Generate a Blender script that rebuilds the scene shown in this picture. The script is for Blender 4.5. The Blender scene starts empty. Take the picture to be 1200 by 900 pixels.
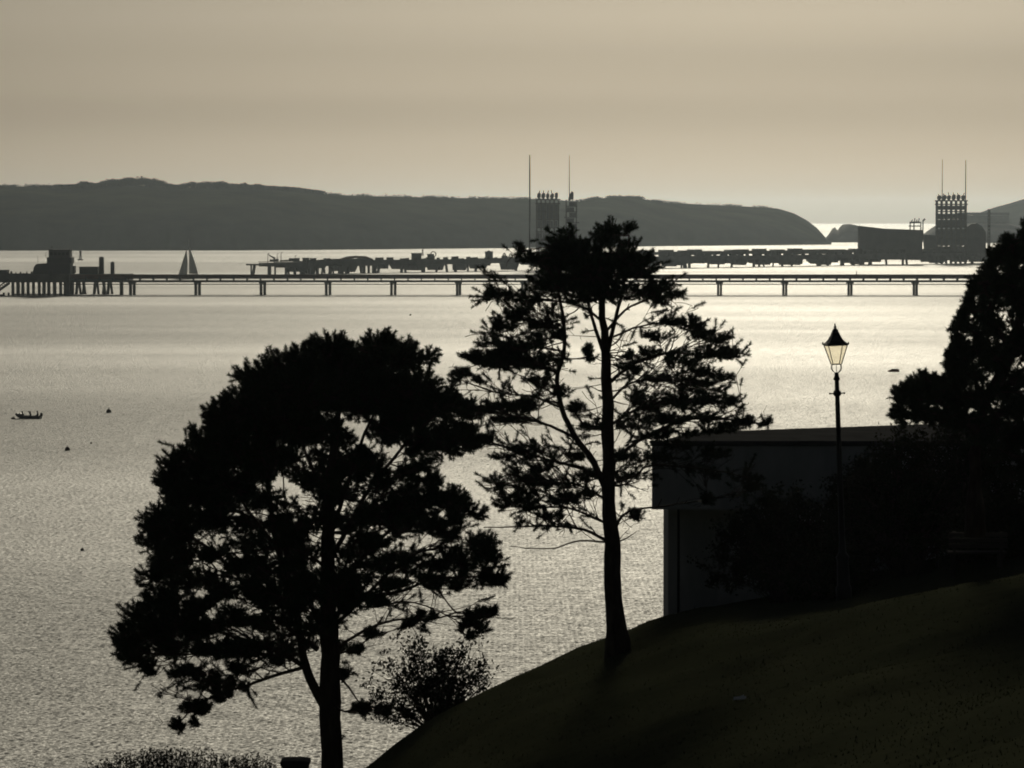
import bpy, math, random
import numpy as np
from mathutils import Vector, Matrix, noise

SC = bpy.context.scene
COL = SC.collection
R = math.radians
CAMZ = 30.0
F = 4269.0                       # focal length in pixels of the 1200 px wide photograph
HORIZ = 256.0                    # photo row of the infinitely far level direction
PITCH = math.atan((450.0 - HORIZ) / F)


def at(px, py, Y):
    """world point seen at photo pixel (px,py) at distance Y along +y"""
    a = (px - 600.0) / F
    b = (450.0 - py) / F
    dx = a
    dy = math.cos(PITCH) + b * math.sin(PITCH)
    dz = -math.sin(PITCH) + b * math.cos(PITCH)
    s = Y / dy
    return Vector((dx * s, Y, CAMZ + dz * s))


# ------------------------------------------------------------------ materials
MATS = {}


def mat(name, col, rough=0.8, var=0.25, scale=2.0, metallic=0.0, spec=0.3, stretch=(1, 1, 1), bump=0.0):
    if name in MATS:
        return MATS[name]
    m = bpy.data.materials.new(name)
    m.use_nodes = True
    nt = m.node_tree
    b = nt.nodes["Principled BSDF"]
    tc = nt.nodes.new("ShaderNodeTexCoord")
    mp = nt.nodes.new("ShaderNodeMapping")
    mp.inputs["Scale"].default_value = stretch
    n = nt.nodes.new("ShaderNodeTexNoise")
    n.inputs["Scale"].default_value = scale
    n.inputs["Detail"].default_value = 6
    n.inputs["Roughness"].default_value = 0.65
    r = nt.nodes.new("ShaderNodeValToRGB")
    r.color_ramp.elements[0].position = 0.3
    r.color_ramp.elements[1].position = 0.7
    lo = tuple(c * (1 - var) for c in col) + (1,)
    hi = tuple(min(1, c * (1 + var)) for c in col) + (1,)
    r.color_ramp.elements[0].color = lo
    r.color_ramp.elements[1].color = hi
    nt.links.new(tc.outputs["Object"], mp.inputs["Vector"])
    nt.links.new(mp.outputs["Vector"], n.inputs["Vector"])
    nt.links.new(n.outputs["Fac"], r.inputs["Fac"])
    nt.links.new(r.outputs["Color"], b.inputs["Base Color"])
    b.inputs["Roughness"].default_value = rough
    b.inputs["Metallic"].default_value = metallic
    b.inputs["Specular IOR Level"].default_value = spec
    if bump:
        bp = nt.nodes.new("ShaderNodeBump")
        bp.inputs["Strength"].default_value = bump
        bp.inputs["Distance"].default_value = 0.02
        nt.links.new(n.outputs["Fac"], bp.inputs["Height"])
        nt.links.new(bp.outputs["Normal"], b.inputs["Normal"])
    MATS[name] = m
    return m


BARK = mat("pine bark", (0.055, 0.042, 0.032), 0.95, 0.45, 9, stretch=(1, 1, 0.25), bump=0.8, spec=0.1)
NEEDLE = mat("pine needles", (0.028, 0.040, 0.020), 0.85, 0.4, 1.4, spec=0.1)
LEAF = mat("evergreen leaves", (0.030, 0.042, 0.018), 0.75, 0.4, 1.8, spec=0.15)
SHRUBLEAF = mat("shrub leaves", (0.024, 0.030, 0.014), 0.9, 0.35, 2.2, spec=0.05)
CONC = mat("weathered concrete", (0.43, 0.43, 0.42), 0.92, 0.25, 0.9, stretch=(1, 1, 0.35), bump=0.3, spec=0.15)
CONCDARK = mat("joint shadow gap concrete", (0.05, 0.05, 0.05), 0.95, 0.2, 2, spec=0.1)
ROOFFELT = mat("dark roof felt", (0.07, 0.07, 0.07), 1.0, 0.25, 1.2, spec=0.0)
IRON = mat("black cast iron", (0.015, 0.015, 0.016), 0.45, 0.2, 8, metallic=0.0, spec=0.35)
STEEL = mat("painted jetty steel", (0.055, 0.053, 0.05), 0.7, 0.35, 0.3, spec=0.25)
RUST = mat("rust brown pipe", (0.13, 0.065, 0.045), 0.8, 0.35, 0.2, spec=0.2)
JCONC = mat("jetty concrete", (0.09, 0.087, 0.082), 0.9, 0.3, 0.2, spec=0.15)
CLAD = mat("dull grey cladding", (0.06, 0.062, 0.066), 0.7, 0.2, 0.15, spec=0.2)
DARKGLASS = mat("dark window glass", (0.02, 0.022, 0.025), 0.15, 0.1, 0.5, spec=0.5)
LANDM = mat("heath covered slope", (0.045, 0.05, 0.03), 1.0, 0.45, 0.012, spec=0.0)
WOODM = mat("bare woodland canopy", (0.035, 0.035, 0.022), 1.0, 0.4, 0.05, spec=0.0)
ROCKM = mat("sea cliff rock", (0.09, 0.085, 0.075), 0.95, 0.4, 0.02, spec=0.1)
RUBBER = mat("grey inflatable tube", (0.03, 0.03, 0.033), 0.5, 0.2, 3, spec=0.4)
BUOYM = mat("weathered buoy plastic", (0.05, 0.03, 0.025), 0.6, 0.3, 3, spec=0.3)
FLOATM = mat("faded red float", (0.16, 0.05, 0.035), 0.65, 0.3, 1.5, spec=0.3)
HULLM = mat("white yacht hull", (0.6, 0.6, 0.6), 0.35, 0.05, 0.5, spec=0.5)
SPAR = mat("aluminium spar", (0.3, 0.3, 0.31), 0.4, 0.1, 2, metallic=0.6)
CLOTHM = mat("dark waterproof jacket", (0.03, 0.032, 0.04), 0.8, 0.3, 6)
SKINM = mat("skin", (0.35, 0.22, 0.16), 0.6, 0.08, 6)
LITTERM = mat("crumpled white paper", (0.6, 0.6, 0.58), 0.9, 0.08, 8)
WOODPLANK = mat("dark weathered timber", (0.06, 0.05, 0.04), 0.9, 0.35, 4, stretch=(0.2, 1, 1))


def grass_material(name):
    m = bpy.data.materials.new(name)
    m.use_nodes = True
    nt = m.node_tree
    b = nt.nodes["Principled BSDF"]
    tc = nt.nodes.new("ShaderNodeTexCoord")
    n1 = nt.nodes.new("ShaderNodeTexNoise"); n1.inputs["Scale"].default_value = 0.22; n1.inputs["Detail"].default_value = 5
    n2 = nt.nodes.new("ShaderNodeTexNoise"); n2.inputs["Scale"].default_value = 2.6; n2.inputs["Detail"].default_value = 8
    n2.inputs["Roughness"].default_value = 0.75
    mx = nt.nodes.new("ShaderNodeMix"); mx.data_type = 'FLOAT'; mx.inputs[0].default_value = 0.55
    r = nt.nodes.new("ShaderNodeValToRGB")
    e = r.color_ramp.elements
    e[0].position = 0.34; e[0].color = (0.035, 0.039, 0.024, 1)
    e[1].position = 0.70; e[1].color = (0.060, 0.062, 0.037, 1)
    k = e.new(0.5); k.color = (0.047, 0.051, 0.030, 1)
    nt.links.new(tc.outputs["Object"], n1.inputs["Vector"])
    nt.links.new(tc.outputs["Object"], n2.inputs["Vector"])
    nt.links.new(n1.outputs["Fac"], mx.inputs[2]); nt.links.new(n2.outputs["Fac"], mx.inputs[3])
    nt.links.new(mx.outputs[0], r.inputs["Fac"])
    nt.links.new(r.outputs["Color"], b.inputs["Base Color"])
    b.inputs["Roughness"].default_value = 1.0
    b.inputs["Specular IOR Level"].default_value = 0.0
    return m


GRASS = grass_material("rough hillside turf")
BLADE = mat("grass blades", (0.052, 0.056, 0.033), 1.0, 0.25, 0.8, spec=0.0)


def water_material():
    m = bpy.data.materials.new("rippled sea water")
    m.use_nodes = True
    nt = m.node_tree
    L = nt.links.new
    b = nt.nodes["Principled BSDF"]
    b.inputs["Base Color"].default_value = (0.018, 0.022, 0.022, 1)
    b.inputs["IOR"].default_value = 1.333
    geo = nt.nodes.new("ShaderNodeNewGeometry")

    def nz(scale, detail, stretch, rough=0.5):
        mp = nt.nodes.new("ShaderNodeMapping")
        mp.inputs["Scale"].default_value = stretch
        L(geo.outputs["Position"], mp.inputs["Vector"])
        n = nt.nodes.new("ShaderNodeTexNoise")
        n.noise_dimensions = '2D'
        n.inputs["Scale"].default_value = scale
        n.inputs["Detail"].default_value = detail
        n.inputs["Roughness"].default_value = rough
        L(mp.outputs["Vector"], n.inputs["Vector"])
        return n

    def vmath(op, a, c):
        v = nt.nodes.new("ShaderNodeVectorMath"); v.operation = op
        for i, s in enumerate((a, c)):
            if isinstance(s, tuple): v.inputs[i].default_value = s
            else: L(s, v.inputs[i])
        return v.outputs[0]

    ripple = nz(6.0, 2.0, (0.42, 1.0, 1), 0.6)        # sub metre to metre wavelets
    chop = nz(1.2, 3.0, (0.30, 1.0, 1), 0.65)          # six metre chop
    swell = nz(0.018, 3.0, (0.45, 1.0, 1), 0.6)        # gusts and wind lanes
    s1 = vmath('MULTIPLY', vmath('SUBTRACT', ripple.outputs["Color"], (0.5, 0.5, 0.5)), (WAVE[0][0], WAVE[0][1], 0))
    s2 = vmath('MULTIPLY', vmath('SUBTRACT', chop.outputs["Color"], (0.5, 0.5, 0.5)), (WAVE[1][0], WAVE[1][1], 0))
    s3 = vmath('MULTIPLY', vmath('SUBTRACT', swell.outputs["Color"], (0.5, 0.5, 0.5)), (WAVE[2][0], WAVE[2][1], 0))
    gust = nz(0.0045, 4.0, (0.25, 1.0, 1), 0.6)        # wind lanes: calmer and rougher stretches
    lane = nt.nodes.new("ShaderNodeMapRange")
    lane.inputs[1].default_value = 0.35; lane.inputs[2].default_value = 0.65
    lane.inputs[3].default_value = 0.72; lane.inputs[4].default_value = 1.22
    L(gust.outputs["Fac"], lane.inputs[0])
    sc_ = nt.nodes.new("ShaderNodeVectorMath"); sc_.operation = 'SCALE'
    L(vmath('ADD', s1, s2), sc_.inputs[0]); L(lane.outputs[0], sc_.inputs["Scale"])
    s = vmath('ADD', sc_.outputs[0], s3)
    nrm = vmath('ADD', s, (0, 0, 1))
    v = nt.nodes.new("ShaderNodeVectorMath"); v.operation = 'NORMALIZE'
    L(nrm, v.inputs[0])
    L(v.outputs[0], b.inputs["Normal"])
    mr = nt.nodes.new("ShaderNodeMapRange")
    mr.inputs[1].default_value = 0.35; mr.inputs[2].default_value = 0.65
    mr.inputs[3].default_value = WROUGH[0]; mr.inputs[4].default_value = WROUGH[1]
    L(gust.outputs["Fac"], mr.inputs[0])
    L(mr.outputs[0], b.inputs["Roughness"])
    return m


# tunables of sea and light
WAVE = ((9.5, 0.80), (1.7, 0.50), (0.25, 0.10))        # slope spread across and along the view, for ripple, chop and gust
WROUGH = (0.52, 0.57)
SUN_EL, SUN_AZ = 17.0, 4.2           # azimuth to the right of the view axis
SUN_STRENGTH = 5.0
SKY_STRENGTH = 0.05
EXPOSURE = -1.84
HAZE_D = 3.0e-5
HAZE_COL = (0.70, 0.81, 0.91, 1)
HAZE_G = 0.75
SKY_AIR, SKY_DUST, SKY_OZONE, SKY_SAT = 1.0, 1.8, 1.1, 0.60
SUN_ANGLE, SUN_COL = 9.0, (1.0, 0.915, 0.72)
DENOISE = True

# ------------------------------------------------------------------ mesh helpers


class MB:
    """collects shapes for ONE mesh object"""

    def __init__(self):
        self.v, self.f, self.m = [], [], []
        self.mi = 0

    def add(self, vs, fs):
        o = len(self.v)
        self.v += [tuple(p) for p in vs]
        self.f += [tuple(i + o for i in f) for f in fs]
        self.m += [self.mi] * len(fs)

    def box(self, lo, hi, rot=None):
        (x0, y0, z0), (x1, y1, z1) = lo, hi
        vs = [(x0, y0, z0), (x1, y0, z0), (x1, y1, z0), (x0, y1, z0), (x0, y0, z1), (x1, y0, z1), (x1, y1, z1), (x0, y1, z1)]
        self.add(vs, [(0, 3, 2, 1), (4, 5, 6, 7), (0, 1, 5, 4), (1, 2, 6, 5), (2, 3, 7, 6), (3, 0, 4, 7)])

    def prism(self, poly, z0, z1):
        n = len(poly)
        vs = [(x, y, z0) for x, y in poly] + [(x, y, z1) for x, y in poly]
        fs = [tuple(range(n - 1, -1, -1)), tuple(range(n, 2 * n))]
        fs += [(i, (i + 1) % n, n + (i + 1) % n, n + i) for i in range(n)]
        self.add(vs, fs)

    def prism_xz(self, poly, y0, y1):
        """outline in x,z (counter clockwise seen from -y) extruded in y"""
        n = len(poly)
        vs = [(x, y0, z) for x, z in poly] + [(x, y1, z) for x, z in poly]
        fs = [tuple(range(n)), tuple(range(2 * n - 1, n - 1, -1))]
        fs += [(i, n + i, n + (i + 1) % n, (i + 1) % n) for i in range(n)]
        self.add(vs, fs)

    def tube(self, pts, rad, sides=8, cap=True):
        pts = [Vector(p) for p in pts]
        n = len(pts)
        if not hasattr(rad, "__len__"):
            rad = [rad] * n
        vs, fs = [], []
        prev = None
        for i, p in enumerate(pts):
            t = (pts[min(i + 1, n - 1)] - pts[max(i - 1, 0)])
            if t.length < 1e-9: t = Vector((0, 0, 1))
            t.normalize()
            if prev is None:
                a = t.cross(Vector((0, 0, 1)))
                if a.length < 0.05: a = t.cross(Vector((1, 0, 0)))
            else:
                a = prev - t * prev.dot(t)
                if a.length < 1e-6: a = t.orthogonal()
            a.normalize(); prev = a
            b = t.cross(a)
            for k in range(sides):
                th = 2 * math.pi * k / sides
                vs.append(p + (a * math.cos(th) + b * math.sin(th)) * rad[i])
        for i in range(n - 1):
            for k in range(sides):
                k2 = (k + 1) % sides
                fs.append((i * sides + k, (i + 1) * sides + k, (i + 1) * sides + k2, i * sides + k2))
        if cap:
            fs.append(tuple(range(sides)))
            fs.append(tuple(reversed(range((n - 1) * sides, n * sides))))
        self.add(vs, fs)

    def lathe(self, prof, c, sides=12, rot=0.0):
        """prof: (radius, z) from bottom to top round a vertical axis through c"""
        vs, fs = [], []
        for r, z in prof:
            for k in range(sides):
                th = rot + 2 * math.pi * k / sides
                vs.append((c[0] + r * math.cos(th), c[1] + r * math.sin(th), c[2] + z))
        n = len(prof)
        for i in range(n - 1):
            for k in range(sides):
                k2 = (k + 1) % sides
                fs.append((i * sides + k, i * sides + k2, (i + 1) * sides + k2, (i + 1) * sides + k))
        fs.append(tuple(reversed(range(sides))))
        fs.append(tuple(range((n - 1) * sides, n * sides)))
        self.add(vs, fs)

    def build(self, name, materials, parent=None, smooth=False, bevel=0.0):
        me = bpy.data.meshes.new(name)
        off = Vector((0, 0, 0))
        if parent is not None:
            off = wloc(parent)
        vs = [(v[0] - off.x, v[1] - off.y, v[2] - off.z) for v in self.v]
        me.from_pydata(vs, [], self.f)
        if not isinstance(materials, (list, tuple)):
            materials = [materials]
        for mm in materials:
            me.materials.append(mm)
        if len(materials) > 1:
            me.polygons.foreach_set("material_index", self.m)
        if smooth:
            me.polygons.foreach_set("use_smooth", [True] * len(self.f))
        me.update()
        o = bpy.data.objects.new(name, me)
        COL.objects.link(o)
        if parent is not None:
            o.parent = parent
        if bevel:
            bv = o.modifiers.new("bevel", 'BEVEL')
            bv.width = bevel; bv.segments = 2; bv.limit_method = 'ANGLE'
        return o


def wloc(o):
    v = Vector(o.location)
    p = o.parent
    while p is not None:
        v += Vector(p.location)
        p = p.parent
    return v


def np_mesh(name, V, Fa, materials, parent=None, mi=None):
    """numpy triangles / quads to one mesh object"""
    off = np.array(wloc(parent)) if parent is not None else np.zeros(3)
    me = bpy.data.meshes.new(name)
    V = (np.asarray(V) - off).astype(np.float32)
    Fa = np.asarray(Fa, dtype=np.int32)
    k = Fa.shape[1]
    me.vertices.add(len(V)); me.vertices.foreach_set("co", V.ravel())
    me.loops.add(Fa.size); me.loops.foreach_set("vertex_index", Fa.ravel())
    me.polygons.add(len(Fa))
    me.polygons.foreach_set("loop_start", np.arange(0, Fa.size, k, dtype=np.int32))
    me.polygons.foreach_set("loop_total", np.full(len(Fa), k, dtype=np.int32))
    for mm in (materials if isinstance(materials, (list, tuple)) else [materials]):
        me.materials.append(mm)
    if mi is not None:
        me.polygons.foreach_set("material_index", np.asarray(mi, dtype=np.int32))
    me.update(calc_edges=True)
    o = bpy.data.objects.new(name, me)
    COL.objects.link(o)
    if parent is not None:
        o.parent = parent
    return o


def thing(name, label, cat, loc=(0, 0, 0), group=None):
    o = bpy.data.objects.new(name, None)
    o.empty_display_size = 0.3
    COL.objects.link(o)
    o.location = loc
    return tag(o, label, cat, group)


def tag(o, label, cat, group=None):
    o["label"] = label
    o["category"] = cat
    if group: o["group"] = group
    return o


def structure(o):
    o["kind"] = "structure"
    return o


def stuff(o, label=None):
    o["kind"] = "stuff"
    if label: o["label"] = label
    return o


def catmull(pts, step):
    """resample a polyline of n-vectors smoothly"""
    P = np.array(pts, dtype=float)
    if len(P) < 2: return P
    Q = np.vstack([2 * P[0] - P[1], P, 2 * P[-1] - P[-2]])
    out = []
    for i in range(1, len(Q) - 2):
        d = np.linalg.norm(Q[i + 1][:3] - Q[i][:3])
        n = max(1, int(d / step))
        for k in range(n):
            t = k / n
            a, b, c, e = Q[i - 1], Q[i], Q[i + 1], Q[i + 2]
            out.append(0.5 * ((2 * b) + (-a + c) * t + (2 * a - 5 * b + 4 * c - e) * t * t + (-a + 3 * b - 3 * c + e) * t ** 3))
    out.append(P[-1])
    return np.array(out)


# ------------------------------------------------------------------ the hill the photographer stands on
PXS = [-400, 0, 200, 430, 600, 740, 783, 830, 1000, 1200, 1600]
ROWS = {
    15: [1650, 1600, 1560, 1500, 1450, 1420, 1410, 1400, 1350, 1300, 1220],
    30: [1450, 1400, 1360, 1300, 1250, 1210, 1195, 1180, 1110, 1040, 940],
    45: [1240, 1200, 1170, 1130, 1090, 1050, 1035, 1020, 955, 885, 760],
    55: [1020, 985, 965, 990, 975, 935, 920, 900, 845, 795, 690],
    65: [1120, 1060, 1010, 975, 900, 858, 844, 830, 770, 715, 620],
    71: [1180, 1110, 1030, 955, 845, 798, 780, 765, 725, 680, 600],
    78: [1240, 1170, 1050, 890, 790, 740, 726, 717, 700, 662, 590],
    86: [1300, 1250, 1140, 980, 825, 745, 722, 706, 680, 640, 575],
    100: [1350, 1320, 1240, 1100, 930, 800, 750, 715, 650, 610, 560],
    130: [1300, 1290, 1270, 1200, 1050, 900, 860, 820, 700, 620, 560],
    170: [1080, 1080, 1080, 1070, 1060, 1040, 1030, 1010, 950, 850, 700],
    210: [930, 930, 930, 930, 930, 930, 930, 930, 930, 930, 880],
}
_ys = [-60, -30, -10, 3] + sorted(ROWS)
_tab = [[44.0] * 11, [35.0] * 11, [29.4] * 11, [28.4] * 11]  # rows behind the camera: unseen rise, added partly to block sky light
for _y in sorted(ROWS):
    _tab.append([at(600, py, _y).z for py in ROWS[_y]])
_tab = np.array(_tab)
GX = np.arange(-70, 70.01, 0.5)
GY = np.arange(-60, 210.01, 0.5)


def _build_height():
    Z = np.zeros((len(GY), len(GX)))
    for j, y in enumerate(GY):
        col = np.array([np.interp(y, _ys, _tab[:, k]) for k in range(11)])
        yy = max(y, 12.0)
        px = 600 + F * GX / yy
        pc = np.clip(px, PXS[0], PXS[-1])
        z = np.interp(pc, PXS, col)
        ex = (px - pc) * yy / F
        z = z + np.where(ex > 0, ex * 0.10, ex * 0.22)
        Z[j] = np.maximum(z, -3.0)
    for _ in range(3):
        P = np.pad(Z, 1, mode='edge')
        Z = (P[:-2, 1:-1] + P[2:, 1:-1] + P[1:-1, :-2] + P[1:-1, 2:] + 2 * P[1:-1, 1:-1]) / 6
    return Z


HZ = _build_height()
_bump = np.zeros_like(HZ)
for j, y in enumerate(GY):
    if y < 30 or y > 120: continue
    for i, x in enumerate(GX):
        if abs(x) > 25: continue
        _bump[j, i] = 0.24 * noise.noise(Vector((x * 0.30, y * 0.22, 1.7))) + 0.11 * noise.noise(Vector((x * 0.9, y * 0.9, 5.1)))
HZ = HZ + _bump


def gz(x, y):
    fx = (x - GX[0]) / 0.5; fy = (y - GY[0]) / 0.5
    i = int(min(max(fx, 0), len(GX) - 2)); j = int(min(max(fy, 0), len(GY) - 2))
    u, v = fx - i, fy - j
    return float((HZ[j, i] * (1 - u) + HZ[j, i + 1] * u) * (1 - v) + (HZ[j + 1, i] * (1 - u) + HZ[j + 1, i + 1] * u) * v)


def make_ground():
    ny, nx = HZ.shape
    X, Yg = np.meshgrid(GX, GY)
    V = np.stack([X, Yg, HZ], -1).reshape(-1, 3)
    idx = np.arange(ny * nx).reshape(ny, nx)
    Q = np.stack([idx[:-1, :-1], idx[:-1, 1:], idx[1:, 1:], idx[1:, :-1]], -1).reshape(-1, 4)
    o = np_mesh("ground", V, Q, GRASS)
    o.data.polygons.foreach_set("use_smooth", [True] * len(Q))
    structure(o)
    # short uneven turf where the photograph looks at it
    rng = np.random.default_rng(3)
    n = 45000
    y = rng.uniform(44, 92, n)
    px = rng.uniform(330, 1330, n)
    x = (px - 600) / F * y
    dens = np.array([noise.noise(Vector((a * 0.5, b * 0.5, 9.0))) for a, b in zip(x, y)])
    keep = rng.uniform(-0.7, 0.5, n) < dens
    x, y = x[keep], y[keep]
    n = len(x)
    z = np.array([gz(a, b) for a, b in zip(x, y)])
    h = rng.uniform(0.014, 0.036, n) * (1 + 1.2 * (rng.random(n) < 0.05))
    th = rng.uniform(0, 2 * np.pi, n)
    w = rng.uniform(0.008, 0.018, n)
    lean = rng.normal(0, 0.35, (n, 2))
    V = np.zeros((n, 3, 3))
    V[:, 0] = np.stack([x - np.cos(th) * w, y - np.sin(th) * w, z - 0.01], -1)
    V[:, 1] = np.stack([x + np.cos(th) * w, y + np.sin(th) * w, z - 0.01], -1)
    V[:, 2] = np.stack([x + lean[:, 0] * h, y + lean[:, 1] * h, z + h], -1)
    g = np_mesh("grass", V.reshape(-1, 3), np.arange(3 * n).reshape(-1, 3), BLADE)
    stuff(g, "short rough grass covering the dark slope")


# ------------------------------------------------------------------ trees
def needle_tufts(rng, base, direc, n_needles, ln, width, shoot):
    """needles round many shoots; returns V (k,3,3)"""
    T = len(base)
    s = rng.random((T, n_needles)) ** 0.8
    root = base[:, None, :] + direc[:, None, :] * (s * shoot)[..., None]
    a = np.cross(direc, np.array([0.31, 0.2, 0.93])); a /= np.linalg.norm(a, axis=1)[:, None] + 1e-9
    b = np.cross(direc, a)
    phi = rng.uniform(0, 2 * np.pi, (T, n_needles))
    al = np.radians(rng.uniform(10, 88, (T, n_needles)))
    d = direc[:, None, :] * np.cos(al)[..., None] + (a[:, None, :] * np.cos(phi)[..., None] + b[:, None, :] * np.sin(phi)[..., None]) * np.sin(al)[..., None]
    L = ln * rng.uniform(0.7, 1.15, (T, n_needles))
    tip = root + d * L[..., None]
    side = np.cross(d, rng.normal(size=d.shape)); side /= np.linalg.norm(side, axis=-1)[..., None] + 1e-9
    w = width
    V = np.stack([root - side * w, root + side * w, tip], axis=2)
    return V.reshape(-1, 3, 3)


def leaf_quads(rng, c, size, n=None):
    """one elongated quad leaf at each centre"""
    N = len(c)
    d = rng.normal(size=(N, 3)); d[:, 2] += 0.3
    d /= np.linalg.norm(d, axis=1)[:, None]
    s = np.cross(d, rng.normal(size=(N, 3))); s /= np.linalg.norm(s, axis=1)[:, None] + 1e-9
    L = size * rng.uniform(0.7, 1.3, N)[:, None]
    return np.stack([c - d * L * 0.5, c + s * L * 0.28, c + d * L * 0.5, c - s * L * 0.28], axis=1)


def bez(a, c, b, n):
    t = np.linspace(0, 1, n)[:, None]
    return (1 - t) ** 2 * a + 2 * t * (1 - t) * c + t * t * b


def make_tree(name, label, Y, zo, zs, trunk, limbs, clumps, crown_r, seed, foliage="needle",
              dens=1.0, twigs=140, ntuft=90, nl=0.088, flat=1.0, group="trees on the slope", sats=1, satdrop=0.9, satk=(0.8, 1.25), satmin=-1e9, nbranch=0, tipneedle=0.0):
    """trunk: (zx,zy,width) / limbs: ([(zx,zy)..], width, end depth) in enlarged photo pixels (origin zo, factor zs)"""
    rng = np.random.default_rng(seed)
    mpp = Y / F
    P = lambda zx, zy, d=0.0: np.array(at(zo[0] + zx / zs, zo[1] + zy / zs, Y + d))
    tp = [np.append(P(a, b), w / zs * mpp * 0.5) for a, b, w in trunk]
    base = Vector(tp[0][:3])
    root = thing(name, label, "tree", base, group)
    tr = catmull(tp, 0.25)
    jit = rng.normal(0, 0.012, (len(tr), 2)); jit[0] = 0
    tr[:, :2] += jit
    tr[:, 3] *= 1 + rng.normal(0, 0.03, len(tr))
    m = MB(); m.tube(tr[:, :3], list(tr[:, 3]), 12)
    # root flare reaching into the soil
    m.tube([tr[0, :3] - np.array([0, 0, 0.6]), tr[0, :3], tr[1, :3]], [tr[0, 3] * 1.2, tr[0, 3] * 1.06, tr[1, 3] * 1.0], 12)
    trunk_o = m.build("trunk", BARK, root, smooth=True)
    skel = [tr[int(len(tr) * 0.18):]]
    for pts, w, dend in limbs:
        n = len(pts)
        r0 = w / zs * mpp * 0.5 * 0.72
        lp = []
        for i, (a, b) in enumerate(pts):
            f = i / (n - 1)
            lp.append(np.append(P(a, b, dend * f), r0 * (1 - 0.72 * f)))
        lc = catmull(lp, 0.14)
        k = rng.normal(0, 0.016, (len(lc), 3)); k[0] = 0
        lc[:, :3] += np.cumsum(k, 0) * 0.45
        m = MB(); m.tube(lc[:, :3], list(np.maximum(lc[:, 3], 0.006)), 7)
        m.build("branch", BARK, trunk_o, smooth=True)
        skel.append(lc)
    S = np.vstack(skel)
    S0 = S
    axis_x = tr[:, 0].mean()
    tw = MB(); tw.mi = 0
    bases, dirs = [], []
    full = []
    for c in clumps:                                    # smaller sprays round every main clump
        full.append(c)
        if c[1] < satmin: continue
        for _ in range(sats):
            th = rng.uniform(0, 2 * np.pi); k = rng.uniform(*satk); q = rng.uniform(0.35, 0.55)
            inward = 0.25
            full.append((c[0] + math.cos(th) * c[2] * k + (trunk[4][0] - c[0]) * inward * rng.random() * 0.6, c[1] + math.sin(th) * c[3] * k * (0.8 if math.sin(th) < 0 else 1.3) * satdrop, max(6, c[2] * q), max(4, c[3] * q)))
    clumps = full
    ends = np.array([P(c[0], c[1]) for c in clumps])
    for c in clumps:
        zx, zy, rx, ry = c[:4]
        layers = c[4] if len(c) > 4 else 1
        for lay in range(layers):
            C0 = P(zx, zy)
            u = min(abs(C0[0] - axis_x) / crown_r, 0.97)
            d = rng.uniform(-1, 1) * crown_r * math.sqrt(1 - u * u) * 0.75
            C = P(zx + rng.normal(0, 2), zy + rng.normal(0, 2), d)
            ax = rx / zs * mpp; az = ry / zs * mpp; ay = ax * rng.uniform(0.7, 1.1)
            # nearest limb point, preferring ones below and inside
            dv = S[:, :3] - C
            cost = np.sqrt(dv[:, 0] ** 2 + dv[:, 1] ** 2 + (2.2 * dv[:, 2]) ** 2) + 0.5 * np.maximum(0, dv[:, 2]) + 0.35 * np.maximum(0, np.abs(S[:, 0] - axis_x) - abs(C[0] - axis_x))
            q = S[np.argmin(cost)]
            Q = q[:3]
            mid = (Q + C) / 2 + np.array([rng.normal(0, 0.06), rng.normal(0, 0.06), rng.normal(-0.06, 0.06)]) * min(1.5, np.linalg.norm(C - Q))
            bp = bez(Q, mid, C, 7)
            bl = np.linalg.norm(C - Q)
            rr = min(max(0.010 + 0.012 * bl, 0.012), q[3] * 0.9 + 0.004, 0.032)
            tw.tube(bp, list(np.linspace(rr, 0.008, 7)), 5, False)
            S = np.vstack([S, np.column_stack([bp[3:], np.full(4, 0.011)])])
            area = math.pi * rx * ry / zs ** 2 * mpp ** 2
            nt_ = max(12, int(area * 120 * dens + 10))
            dirv = rng.normal(size=(nt_, 3)); dirv /= np.linalg.norm(dirv, axis=1)[:, None]
            rad = rng.random(nt_) ** 0.42
            off = dirv * rad[:, None] * np.array([ax, ay, az]) * 0.86
            shoot = off / (np.linalg.norm(off, axis=1)[:, None] + 0.05) * 0.75 + np.array([0, 0, 0.45 * flat]) + rng.normal(0, 0.3, (nt_, 3))
            out = np.array([C[0] - axis_x, d, 0.0]); on = np.linalg.norm(out)
            if on > 0.2: shoot += out / on * 0.35
            shoot /= np.linalg.norm(shoot, axis=1)[:, None]
            tpos = C + off - shoot * 0.08
            for k in range(nt_):
                j = rng.integers(3, 7)
                mid2 = (bp[j] + tpos[k]) / 2 + rng.normal(0, 0.03, 3) - np.array([0, 0, 0.03])
                tw.tube(bez(bp[j], mid2, tpos[k], 4), [0.009, 0.0075, 0.0065, 0.005], 3, False)
            bases.append(tpos); dirs.append(shoot)
    # forking side branches, most of them bare inside the crown
    def grow(p, d, L, r, lev):
        pts, rr_ = [p.copy()], [r]
        n = max(3, int(L / 0.09))
        for i in range(n):
            d = d + rng.normal(0, 0.16, 3) + np.array([0, 0, 0.02])
            d /= np.linalg.norm(d)
            p = p + d * (L / n)
            if i > 1 and np.min(np.hypot(ends[:, 0] - p[0], ends[:, 2] - p[2])) > 0.36: break
            pts.append(p.copy()); rr_.append(max(0.0062, r * (1 - 0.6 * (i + 1) / n)))
            if lev < 2 and i > 0 and rng.random() < (0.34 if lev == 0 else 0.22):
                a = rng.normal(0, 1, 3); a -= d * (a @ d); a /= np.linalg.norm(a)
                grow(p, d * 0.75 + a * 0.65 * np.array([1, 1, 0.7]), L * (1 - i / n) * rng.uniform(0.45, 0.8) + 0.12, rr_[-1] * 0.75, lev + 1)
        tw.tube(pts, rr_, 4, False)
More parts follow.
